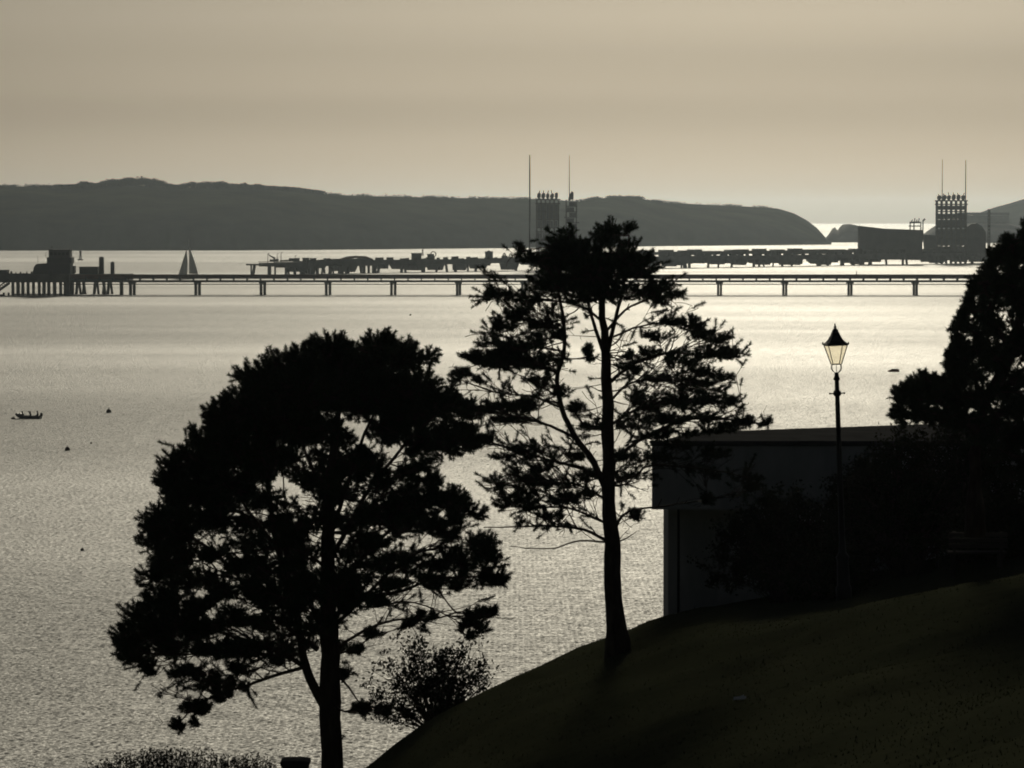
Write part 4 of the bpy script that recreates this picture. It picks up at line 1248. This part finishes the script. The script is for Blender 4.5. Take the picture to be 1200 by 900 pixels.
# the two loading towers
def loading_tower(label, px0, px1, top, Yoff, seed, stacks=5, bays=((0.0, 0.12, 0.3), (0.12, 0.38, 0.5), (0.44, 0.56, 0.25), (0.56, 0.80, 0.1))):
    t, c = jp((px0 + px1) / 2)
    c = c + NX * Yoff
    Y = c.y; mp = Y / F
    x0, x1 = at(px0, 250, Y).x, at(px1, 250, Y).x
    zt = at(600, top, Y).z
    w = x1 - x0; dpt = 8.0
    z0 = 7.0; H = zt - z0
    tw = thing("loading_tower", label, "tower", (c.x, Y, z0), "loading towers on the oil terminal jetty")
    rg = random.Random(seed)
    n = stacks
    for i in range(n + 1):
        x = x0 + w * i / n
        m = MB(); m.box((x - 0.4, Y - dpt / 2, -2.0), (x + 0.4, Y - dpt / 2 + 0.8, zt - H * 0.13)); m.box((x - 0.4, Y + dpt / 2 - 0.8, -2.0), (x + 0.4, Y + dpt / 2, zt - H * 0.13)); m.build("column", STEEL, tw)
    floors = [0.0, 0.12, 0.24, 0.38, 0.44, 0.56, 0.68, 0.80, 0.86]
    for f in floors:
        m = MB(); z = z0 + H * f; e = 0.9 if f in (0.80, 0.86) else 0.3
        m.box((x0 - e, Y - dpt / 2 - e, z), (x1 + e, Y + dpt / 2 + e, z + 0.7)); m.build("floor", STEEL, tw)
    m = MB()
    for i in range(n):
        xa_, xb_ = x0 + w * i / n + 0.45, x0 + w * (i + 1) / n - 0.45
        for (f0, f1, gap) in bays:
            g0_, g1_ = gap * rg.random(), gap * rg.random()
            m.box((xa_ + g0_, Y - 2.5, z0 + H * f0 + 0.72), (xb_ - g1_, Y + 2.5, z0 + H * f1 - 0.02 - gap * rg.random() * 0.8))
    m.build("equipment_housing", CLAD, tw)
    for i in range(n):
        xm = x0 + w * (i + 0.5) / n; hw = w / n * rg.uniform(0.36, 0.48)
        zb0 = z0 + H * 0.86 + 0.72; zt0_ = z0 + H * (0.965 + rg.uniform(-0.012, 0.03))
        k1, k2 = rg.uniform(0.3, 0.7), rg.uniform(0.1, 0.6)
        m = MB(); m.prism_xz([(xm - hw * 0.5, zb0), (xm + hw * 0.5, zb0), (xm + hw * 0.6, zb0 + H * 0.015), (xm + hw, zb0 + H * 0.03), (xm + hw, zt0_ - H * 0.02), (xm + hw * k1, zt0_), (xm - hw * k2, zt0_ - H * 0.004), (xm - hw * 0.9, zt0_ - H * rg.uniform(0.01, 0.03)), (xm - hw, zb0 + H * 0.025), (xm - hw * 0.6, zb0 + H * 0.012)], Y - 2.0, Y + 2.0)
        m.build("loading_arm", STEEL, tw)
        if rg.random() < 0.7:
            m = MB(); m.tube([(xm, Y, zt0_ - 0.3), (xm + rg.uniform(-0.8, 0.8), Y, zt0_ + rg.uniform(0.8, 2.0))], 0.28, 5); m.build("boom_tip", STEEL, tw)
    m = MB()
    for i in range(n):
        xa_, xb_ = x0 + w * i / n, x0 + w * (i + 1) / n
        m.tube([(xa_, Y - 3.6, z0 + H * 0.24), (xb_, Y - 3.6, z0 + H * 0.38)], 0.22, 5); m.tube([(xb_, Y - 3.6, z0), (xa_, Y - 3.6, z0 + H * 0.12)], 0.22, 5)
    m.build("bracing", STEEL, tw)
    return tw


loading_tower("wide lattice loading tower rising behind the middle pine's crown", 629, 654.5, 223.5, 6, 2)
loading_tower("wide lattice loading tower at the right, beside the long dark block", 1097.8, 1131.5, 226, 6, 4, stacks=6, bays=((0.0, 0.12, 0.4), (0.12, 0.38, 0.25), (0.40, 0.56, 0.3), (0.56, 0.66, 0.7), (0.70, 0.79, 0.9)))
# slim companion tower left
t, c = jp(669.5); c = c + NX * 4; Y = c.y
tw = thing("access_tower", "slim uneven access tower just right of the tower behind the middle pine", "tower", (c.x, Y, 7))
x0, x1 = at(663.5, 250, Y).x, at(675.5, 250, Y).x
m = MB()
for x in (x0, x1):
    for yy in (-2.5, 2.5): m.tube([(x, Y + yy, 6), (x, Y + yy, at(600, 234, Y).z)], 0.35, 6)
m.build("column", STEEL, tw)
m = MB(); zz = 8.0; k = 0
while zz < at(600, 235, Y).z - 2.5:
    m.box((x0 - 0.5 - (k % 3 == 1) * 0.8, Y - 2.8, zz), (x1 + 0.5 + (k % 4 == 2) * 1.0, Y + 2.8, zz + 0.5)); m.box((x0 + 0.4 + (k % 2) * 1.3, Y - 2, zz + 0.52), (x1 - 0.4 - ((k + 1) % 2) * 1.0, Y + 2, zz + 2.9)); zz += 3.2; k += 1
m.build("stair_flight", CLAD, tw)
za = at(600, 234, Y).z
m = MB(); m.prism_xz([(at(666, 230, Y).x, za), (at(672, 230, Y).x, za), (at(672.2, 230, Y).x, za + 4.2), (at(670, 230, Y).x, za + 5.0), (at(668, 230, Y).x, za + 3.4), (at(667, 230, Y).x, za + 3.2)], Y - 1, Y + 1); m.build("crane_head", STEEL, tw)
G_M = "thin lightning masts on the oil terminal jetty"
for px, top, bot, yo, lab, wd in ((625.3, 181.5, 300, 3, "thin mast standing just left of the tower behind the middle pine", 0.75), (673.2, 182, 226, 4, "thin mast on top of the slim access tower", 0.42),
                          (1112.2, 187, 225, 6, "thin mast on top of the right-hand loading tower", 0.42), (1135.2, 187.5, 290, 3, "thin mast standing just right of the right-hand loading tower", 0.62)):
    t, c = jp(px); c = c + NX * yo
    if bot < 240: c = c if px < 700 else c
    zb_ = 6.8 if bot > 240 else (at(600, 234, c.y).z - 0.6 if px < 700 else at(600, 225, c.y).z - 6.0); zt_ = at(px, top, c.y).z
    mm_ = thing("lightning_mast", lab, "mast", (c.x, c.y, zb_), G_M)
    m = MB(); m.tube([(c.x, c.y, zb_), (c.x, c.y, zt_ - 10), (c.x, c.y, zt_)], [wd * 0.7, wd * 0.5, wd * 0.35], 8); m.build("pole", STEEL, mm_)
    m = MB(); m.lathe([(wd * 1.6, 0), (wd * 1.6, 0.5), (wd * 1.05, 0.9)], (c.x, c.y, zb_), 8); m.build("base_plate", STEEL, mm_)
# big dark block with a deck frame on its right end
t, c = jp(1046); c = c + NX * 9; Y = c.y
xl, xr = at(1007.5, 280, Y).x, at(1081, 280, Y).x
bk = thing("terminal_building", "long dark flat-roofed block on the far jetty with a lattice frame on its right end", "building", (c.x, Y, 5))
m = MB(); m.prism_xz([(xl, 3), (xr, 3), (xr, at(600, 270.2, Y).z), (at(1036, 280, Y).x, at(600, 268.6, Y).z), (xl, at(600, 265.2, Y).z)], Y, Y + 14); m.build("wall", CLAD, bk)
m = MB(); m.prism_xz([(xl - 0.3, at(600, 265.2, Y).z + 0.004), (at(1036, 280, Y).x, at(600, 268.6, Y).z + 0.004), (xr + 0.3, at(600, 270.2, Y).z + 0.004), (xr + 0.3, at(600, 269.5, Y).z), (at(1036, 280, Y).x, at(600, 267.9, Y).z), (xl - 0.3, at(600, 264.5, Y).z)], Y - 0.3, Y + 14.3); m.build("roof", STEEL, bk)
zr = at(600, 270.2, Y).z
m = MB()
for px in (1067, 1071.5, 1079.5, 1082):
    x = at(px, 270, Y).x; m.box((x - 0.35, Y + 2, zr - (6 if px > 1081 else 0)), (x + 0.35, Y + 2.7, zr + (5.6 if px < 1080 else 6.6)))
m.box((at(1066, 270, Y).x, Y + 1.6, zr + 2.6), (at(1080, 270, Y).x, Y + 6, zr + 3.3))
m.box((at(1067.5, 270, Y).x, Y + 1.6, zr + 4.8), (at(1078.5, 270, Y).x, Y + 6, zr + 5.9))
for i, px in enumerate((1069, 1072, 1074.5, 1077)):
    x = at(px, 270, Y).x; m.tube([(x, Y + 3, zr + 5.9), (x + 0.4, Y + 3, zr + 7.2 + (i % 2) * 0.9)], 0.3, 5)
m.tube([(at(1082, 270, Y).x, Y + 2.3, zr + 6.4), (at(1084.5, 270, Y).x, Y + 2.3, zr + 7.6)], 0.6, 6)
m.build("roof_frame", STEEL, bk)
# low equipment around the foot of the right tower
t, c = jp(1120); c = c + NX * 3; Y = c.y
eq = thing("pump_house", "low rounded dark pump house at the foot of the right-hand loading tower", "building", (c.x, Y, 7))
xs_ = lambda px: at(px, 280, Y).x
zs_ = lambda py: at(600, py, Y).z
m = MB(); m.prism_xz([(xs_(1132.5), 7.02), (xs_(1155), 7.02), (xs_(1154.5), zs_(272)), (xs_(1150), zs_(265)), (xs_(1144), zs_(261.5)), (xs_(1137), zs_(262.5)), (xs_(1132.5), zs_(266))], Y - 3, Y + 3); m.build("wall", CLAD, eq)
m = MB(); m.prism_xz([(xs_(1083), 7.02), (xs_(1098.3), 7.02), (xs_(1098.3), zs_(276)), (xs_(1083), zs_(275))], Y - 2, Y + 4); m.build("side_store", CLAD, eq)
t, c = jp(1158.5); Y = c.y
pp = thing("lattice_pylon", "single slender pylon between the pump house and the right-hand evergreen", "pylon", (c.x, Y, 7))
zt_ = at(600, 246, Y).z
m = MB()
for sx in (-0.75, 0.75):
    for sy in (-0.75, 0.75): m.tube([(c.x + sx, Y + sy, 6.9), (c.x + sx * 0.7, Y + sy * 0.7, zt_)], 0.32, 6)
m.build("leg", STEEL, pp)
m = MB(); n = 12
for k in range(n):
    z0_, z1_ = 7 + (zt_ - 7) * k / n, 7 + (zt_ - 7) * (k + 1) / n
    m.tube([(c.x - 0.7, Y - 0.7, z0_), (c.x + 0.7, Y - 0.7, z1_)], 0.2, 5); m.tube([(c.x + 0.7, Y + 0.7, z0_), (c.x - 0.7, Y + 0.7, z1_)], 0.2, 5)
m.box((c.x - 0.9, Y - 0.9, zt_), (c.x + 0.9, Y + 0.9, zt_ + 0.5))
m.build("bracing", STEEL, pp)

# ------------------------------------------------------------------ boats and buoys
SY = foot_dist(326.5)
sx_ = lambda px: at(px, 310, SY).x
sz_ = lambda py: at(600, py, SY).z
yt = thing("sailing_yacht", "two-sailed white yacht sailing behind the long jetty at left", "sailboat", (sx_(221), SY, 0))
m = MB(); n = 13
sec = []
for i in range(n):
    f = i / (n - 1); x = sx_(209.5) + (sx_(232.5) - sx_(209.5)) * f
    hw = 1.55 * (math.sin(math.pi * min(1, f * 0.86 + 0.02)) ** 0.7); sheer = 1.25 + 0.35 * (1 - f) ** 2
    dr = -0.45 * math.sin(math.pi * f) ** 0.6
    sec.append([(x, SY - hw, sheer), (x, SY - hw * 0.8, 0.3), (x, SY, dr - 0.05), (x, SY + hw * 0.8, 0.3), (x, SY + hw, sheer)])
vs = [p_ for s_ in sec for p_ in s_]; fs = []
for i in range(n - 1):
    for k in range(4): fs.append((i * 5 + k, i * 5 + k + 1, (i + 1) * 5 + k + 1, (i + 1) * 5 + k))
    fs.append((i * 5 + 4, i * 5, (i + 1) * 5, (i + 1) * 5 + 4))
fs.append((0, 4, 3, 2, 1)); e_ = (n - 1) * 5; fs.append((e_, e_ + 1, e_ + 2, e_ + 3, e_ + 4))
m.add(vs, fs); m.build("hull", HULLM, yt)
m = MB(); m.prism_xz([(sx_(221), 1.3), (sx_(229), 1.3), (sx_(228), 2.1), (sx_(222.5), 2.2)], SY - 0.9, SY + 0.9); m.build("cabin", HULLM, yt)
m = MB(); m.tube([(sx_(221.6), SY, 1.2), (sx_(221.4), SY, sz_(285))], [0.13, 0.08], 8); m.tube([(sx_(221.4), SY, sz_(285)), (sx_(221.4), SY, sz_(280))], 0.05, 5); m.build("mast", SPAR, yt)
m = MB(); m.tube([(sx_(221.6), SY, sz_(321)), (sx_(232.6), SY - 0.5, sz_(321.4))], 0.1, 6); m.build("boom", SPAR, yt)
sm = bpy.data.materials.new("sailcloth"); sm.use_nodes = True
nt = sm.node_tree; nt.nodes.clear(); o_ = nt.nodes.new("ShaderNodeOutputMaterial"); mx = nt.nodes.new("ShaderNodeMixShader"); mx.inputs[0].default_value = 0.3
d_ = nt.nodes.new("ShaderNodeBsdfDiffuse"); t_ = nt.nodes.new("ShaderNodeBsdfTranslucent"); wv = nt.nodes.new("ShaderNodeTexNoise"); wv.inputs["Scale"].default_value = 0.6
cr_ = nt.nodes.new("ShaderNodeValToRGB"); cr_.color_ramp.elements[0].color = (0.55, 0.55, 0.54, 1); cr_.color_ramp.elements[1].color = (0.72, 0.72, 0.70, 1)
nt.links.new(wv.outputs["Fac"], cr_.inputs[0]); nt.links.new(cr_.outputs[0], d_.inputs[0]); nt.links.new(cr_.outputs[0], t_.inputs[0])
nt.links.new(d_.outputs[0], mx.inputs[1]); nt.links.new(t_.outputs[0], mx.inputs[2]); nt.links.new(mx.outputs[0], o_.inputs[0])


def sail(name, tack, head, clew, belly):
    m = MB(); n = 10; vs = []; fs = []
    for i in range(n + 1):
        f = i / n
        a_ = Vector(tack).lerp(Vector(head), f); b_ = Vector(clew).lerp(Vector(head), f) + Vector(((Vector(clew) - Vector(tack)).x * 0.07 * math.sin(math.pi * f), 0, 0))
        for k in range(7):
            g_ = k / 6; p_ = a_.lerp(b_, g_); vs.append((p_.x, p_.y - belly * math.sin(math.pi * g_) * (1 - f * 0.7), p_.z))
    for i in range(n):
        for k in range(6): fs.append((i * 7 + k, i * 7 + k + 1, (i + 1) * 7 + k + 1, (i + 1) * 7 + k))
    m.add(vs, fs); o = m.build(name, sm, yt, smooth=True)
    sd = o.modifiers.new("cloth", 'SOLIDIFY'); sd.thickness = 0.02
    return o


sail("jib", (sx_(208.6), SY, sz_(323)), (sx_(218.6), SY, sz_(292)), (sx_(219.6), SY - 0.6, sz_(321.5)), 0.8)
sail("mainsail", (sx_(222.0), SY, sz_(320.5)), (sx_(221.9), SY, sz_(289.5)), (sx_(232.2), SY - 0.5, sz_(321)), 0.8)

# inflatable boat with three people
BY = foot_dist(490.5); bm = BY / F
bx = lambda px: at(px, 485, BY).x
bzz = lambda py: at(600, py, BY).z
rb = thing("inflatable_boat", "small dark inflatable motor boat with people aboard on the water at left", "boat", (bx(33), BY, 0))
m = MB()
L0, L1 = bx(18.5), bx(47.5)
for s_ in (-1, 1):
    pts_ = [(L1, BY + s_ * 0.75, 0.32), (L0 + 1.6, BY + s_ * 0.78, 0.34), (L0 + 0.7, BY + s_ * 0.62, 0.5), (L0 + 0.25, BY + s_ * 0.3, 0.72), (L0 + 0.15, BY, 0.78)]
    cc = catmull(pts_, 0.15); m.tube(cc, [0.12] + [0.235] * (len(cc) - 2) + [0.24], 10)
m.build("tube_hull", RUBBER, rb, smooth=True)
m = MB(); m.box((L0 + 0.5, BY - 0.6, 0.1), (L1 - 0.05, BY + 0.6, 0.2)); m.box((L1 - 0.12, BY - 0.58, 0.205), (L1 - 0.04, BY + 0.58, 0.62)); m.build("floor", RUBBER, rb)
m = MB(); m.prism_xz([(L1 - 0.02, 0.45), (L1 + 0.28, 0.45), (L1 + 0.34, 0.75), (L1 + 0.25, 1.0), (L1 + 0.0, 1.02), (L1 - 0.06, 0.7)], BY - 0.16, BY + 0.16); m.box((L1 + 0.03, BY - 0.06, -0.4), (L1 + 0.18, BY + 0.06, 0.445)); m.build("outboard_motor", RUBBER, rb, bevel=0.03)
m = MB(); m.prism_xz([(L0 + 0.35, 0.42), (L0 + 1.0, 0.38), (L0 + 0.92, 0.78), (L0 + 0.7, 1.0), (L0 + 0.4, 0.9)], BY - 0.45, BY + 0.45); m.build("bow_bag", RUBBER, rb, bevel=0.12)


rb.location.z = -0.14                            # the tubes sit in the water


def person(label, x, y, z, face, lean_, raise_arm=False):
    """seated figure: skin grown over a jointed skeleton, one continuous mesh"""
    fx = face
    V = [(0, 0, 0.0), (lean_ * 0.25 * fx, 0, 0.24), (lean_ * 0.5 * fx, 0, 0.46), (lean_ * 0.58 * fx, 0, 0.60), (lean_ * 0.66 * fx + 0.03 * fx, 0, 0.70), (lean_ * 0.70 * fx + 0.03 * fx, 0, 0.82), (lean_ * 0.72 * fx + 0.02 * fx, 0, 0.89)]
    rad = [0.21, 0.19, 0.21, 0.075, 0.125, 0.135, 0.075]
    E = [(0, 1), (1, 2), (2, 3), (3, 4), (4, 5), (5, 6)]
    for s_ in (-1, 1):
        o = len(V)
        V += [(lean_ * 0.5 * fx, s_ * 0.19, 0.46), (lean_ * 0.5 * fx + 0.10 * fx, s_ * 0.25, 0.20 if not (raise_arm and s_ < 0) else 0.66), (0.34 * fx, s_ * 0.18, 0.12 if not (raise_arm and s_ < 0) else 0.92)]
        rad += [0.10, 0.075, 0.06]; E += [(2, o), (o, o + 1), (o + 1, o + 2)]
        o = len(V)
        V += [(0.05 * fx, s_ * 0.11, 0.0), (0.42 * fx, s_ * 0.14, 0.05), (0.50 * fx, s_ * 0.14, -0.22)]
        rad += [0.13, 0.10, 0.075]; E += [(0, o), (o, o + 1), (o + 1, o + 2)]
    me = bpy.data.meshes.new("person"); me.from_pydata(V, E, []); me.update()
    o = bpy.data.objects.new("person", me); COL.objects.link(o); o.location = (x, y, z)
    me.materials.append(CLOTHM)
    sk = o.modifiers.new("skin", 'SKIN')
    sv = me.skin_vertices if len(me.skin_vertices) else None
    if not me.skin_vertices:
        me.attributes.new  # the modifier adds the layer itself
    lay = me.skin_vertices[0]
    for i, r_ in enumerate(rad): lay.data[i].radius = (r_, r_)
    lay.data[0].use_root = True
    sb = o.modifiers.new("sub", 'SUBSURF'); sb.levels = 1; sb.render_levels = 2
    return tag(o, label, "person", "people sitting in the inflatable boat")


person("person in dark clothes sitting towards the bow, left of the other two", bx(27.5), BY, 0.24, -1, 0.25)
person("person in dark clothes holding one arm up in the middle of the boat", bx(36), BY - 0.25, 0.24, -1, 0.05, True)
person("person in dark clothes sitting at the stern by the motor", bx(43.8), BY + 0.2, 0.28, -1, 0.0)
fl = thing("marker_float", "tiny dark float just ahead of the inflatable boat's bow", "float", (bx(16.5), BY - 1, 0))
m = MB(); m.lathe([(0.05, -0.2), (0.27, -0.05), (0.32, 0.08), (0.22, 0.22), (0.05, 0.27)], (bx(16.5), BY - 1, 0), 12); m.build("body", BUOYM, fl, smooth=True)
m = MB(); m.lathe([(0.05, 0.26), (0.05, 0.32), (0.02, 0.34)], (bx(16.5), BY - 1, 0), 8); m.build("eye", BUOYM, fl)
G_B = "mooring buoys on the open water at left"
for px, pyb, r_, lab in ((79, 528, 0.34, "round dark mooring buoy below the inflatable boat"), (127.5, 483.5, 0.40, "dark mooring buoy level with the inflatable boat, to its right"), (96.5, 646, 0.17, "tiny dark buoy on the open water left of the big pine's crown"),
                         (481, 369.5, 0.30, "tiny buoy on the bright water below the jetty, above the left pine"), (107, 520, 0.14, "tiny dark speck of a buoy right of the round mooring buoy")):
    Yb = foot_dist(pyb); x = at(px, pyb, Yb).x
    bu = thing("mooring_buoy", lab, "buoy", (x, Yb, 0), G_B)
    m = MB(); m.lathe([(r_ * 0.3, -r_ * 0.7), (r_ * 0.85, -r_ * 0.3), (r_, r_ * 0.25), (r_ * 0.9, r_ * 0.8), (r_ * 0.55, r_ * 1.25), (r_ * 0.15, r_ * 1.4)], (x, Yb, 0), 16); m.build("float_body", BUOYM, bu, smooth=True)
    m = MB(); m.tube([(x + r_ * 0.2 * math.cos(q), Yb, r_ * 1.5 + r_ * 0.2 * math.sin(q)) for q in np.linspace(0, 2 * math.pi, 11)], r_ * 0.07, 5); m.build("mooring_ring", IRON, bu)
# red-brown raft
Yr = foot_dist(435.5); x = at(1047, 433, Yr).x
rf = thing("raft", "flat red-brown float on the bright water right of the lamp post", "raft", (x, Yr, 0))
hl = 6.4 * Yr / F
m = MB(); m.prism_xz([(x - hl, -0.15), (x + hl, -0.15), (x + hl, 0.46), (x - hl + 0.5, 0.46), (x - hl, 0.15)], Yr - 0.8, Yr + 0.8); m.build("hull", FLOATM, rf, bevel=0.06)
m = MB(); m.box((x - hl + 0.7, Yr - 0.6, 0.463), (x + hl - 0.2, Yr + 0.6, 0.53)); m.build("deck_board", WOODPLANK, rf)
# channel buoys
G_C = "channel marker buoys beyond the jetty"
for px, pyb, hh, lab in ((94.3, 305, 7.0, "channel buoy with a tall cage beyond the jetty platform at left"), (495.2, 299.3, 5.0, "channel buoy beyond the far jetty above its hose reel"), (1003.8, 321.5, 1.7, "tiny channel buoy on the brilliant water between the two jetties")):
    Yb = foot_dist(pyb); x = at(px, pyb, Yb).x
    cbu = thing("channel_buoy", lab, "buoy", (x, Yb, 0), G_C)
    s_ = hh / 7
    m = MB(); m.lathe([(1.7 * s_, -0.6 * s_), (2.1 * s_, 0.1 * s_), (2.0 * s_, 0.7 * s_), (0.8 * s_, 1.1 * s_)], (x, Yb, 0), 14); m.build("float_body", BUOYM, cbu)
    m = MB()
    for q in range(4):
        th = q * math.pi / 2 + 0.4; m.tube([(x + 1.0 * s_ * math.cos(th), Yb + 1.0 * s_ * math.sin(th), 1.0 * s_), (x + 0.45 * s_ * math.cos(th), Yb + 0.45 * s_ * math.sin(th), 5.2 * s_)], 0.2 * s_, 6)
    m.build("cage", BUOYM, cbu)
    m = MB(); m.lathe([(0.75 * s_, 0), (0.85 * s_, 1.5 * s_), (0.2 * s_, 1.9 * s_)], (x, Yb, 5.1 * s_), 10); m.build("topmark", BUOYM, cbu)

# ------------------------------------------------------------------ air
hz = MB(); hz.box((-24000, -700, -4.2), (24000, 22500, 150))
hzm = bpy.data.materials.new("thin sea haze"); hzm.use_nodes = True
nt = hzm.node_tree; nt.nodes.clear()
o_ = nt.nodes.new("ShaderNodeOutputMaterial"); pv = nt.nodes.new("ShaderNodeVolumePrincipled")
pv.inputs["Color"].default_value = HAZE_COL; pv.inputs["Density"].default_value = HAZE_D; pv.inputs["Anisotropy"].default_value = HAZE_G
nt.links.new(pv.outputs[0], o_.inputs["Volume"])
stuff(hz.build("haze", hzm), "thin sea haze filling the air over the bay")

# ------------------------------------------------------------------ light
w = bpy.data.worlds.new("World"); SC.world = w; w.use_nodes = True
nt = w.node_tree
bg = nt.nodes["Background"]
sk = nt.nodes.new("ShaderNodeTexSky"); sk.sky_type = 'NISHITA'
sk.sun_disc = False
sk.sun_elevation = R(SUN_EL); sk.sun_rotation = R(SUN_AZ)
sk.altitude = 30; sk.air_density = SKY_AIR; sk.dust_density = SKY_DUST; sk.ozone_density = SKY_OZONE
hs = nt.nodes.new("ShaderNodeHueSaturation"); hs.inputs["Saturation"].default_value = SKY_SAT; hs.inputs["Hue"].default_value = 0.508
# thin stratus veil in long level bands; also added to dim the whole sky
tc = nt.nodes.new("ShaderNodeTexCoord"); mp = nt.nodes.new("ShaderNodeMapping"); mp.inputs["Scale"].default_value = (1.2, 1.2, 48.0); mp.inputs["Location"].default_value = (0, 0, 15.07)
nn = nt.nodes.new("ShaderNodeTexNoise"); nn.inputs["Scale"].default_value = 1.0; nn.inputs["Detail"].default_value = 1.5; nn.inputs["Roughness"].default_value = 0.4
mr = nt.nodes.new("ShaderNodeMapRange"); mr.inputs[1].default_value = 0.3; mr.inputs[2].default_value = 0.7; mr.inputs[3].default_value = 0.50; mr.inputs[4].default_value = 0.69
vm = nt.nodes.new("ShaderNodeMix"); vm.data_type = 'RGBA'; vm.blend_type = 'MULTIPLY'; vm.inputs[0].default_value = 1.0
nt.links.new(tc.outputs["Generated"], mp.inputs["Vector"]); nt.links.new(mp.outputs["Vector"], nn.inputs["Vector"]); nt.links.new(nn.outputs["Fac"], mr.inputs[0])
nt.links.new(sk.outputs["Color"], hs.inputs["Color"])
nt.links.new(hs.outputs["Color"], vm.inputs[6]); nt.links.new(mr.outputs[0], vm.inputs[7])
nt.links.new(vm.outputs[2], bg.inputs["Color"])
bg.inputs["Strength"].default_value = SKY_STRENGTH

sl = bpy.data.lights.new("sun", 'SUN'); sl.energy = SUN_STRENGTH; sl.angle = R(SUN_ANGLE); sl.color = SUN_COL
so = bpy.data.objects.new("sun", sl); COL.objects.link(so)
az, el = R(SUN_AZ), R(SUN_EL)
d = Vector((math.sin(az) * math.cos(el), math.cos(az) * math.cos(el), math.sin(el)))
so.rotation_euler = (-d).to_track_quat('-Z', 'Y').to_euler()
so.location = (20, 60, 90)

cam = bpy.data.cameras.new("camera"); co = bpy.data.objects.new("camera", cam); COL.objects.link(co)
co.location = (0, 0, CAMZ); co.rotation_euler = (math.pi / 2 - PITCH, 0, 0)
cam.sensor_width = 36; cam.lens = F / 1200 * 36
cam.clip_start = 0.5; cam.clip_end = 100000
SC.camera = co
SC.view_settings.view_transform = 'Standard'
SC.view_settings.look = 'None'
SC.view_settings.exposure = EXPOSURE
SC.view_settings.gamma = 1.0
SC.view_settings.use_curve_mapping = False
SC.cycles.use_denoising = DENOISE
SC.cycles.pixel_filter_type = 'BLACKMAN_HARRIS'
SC.cycles.filter_width = 1.9
SC.cycles.max_bounces = 6
SC.cycles.transparent_max_bounces = 12
SC.cycles.volume_bounces = 0
SC.cycles.sample_clamp_indirect = 4.0
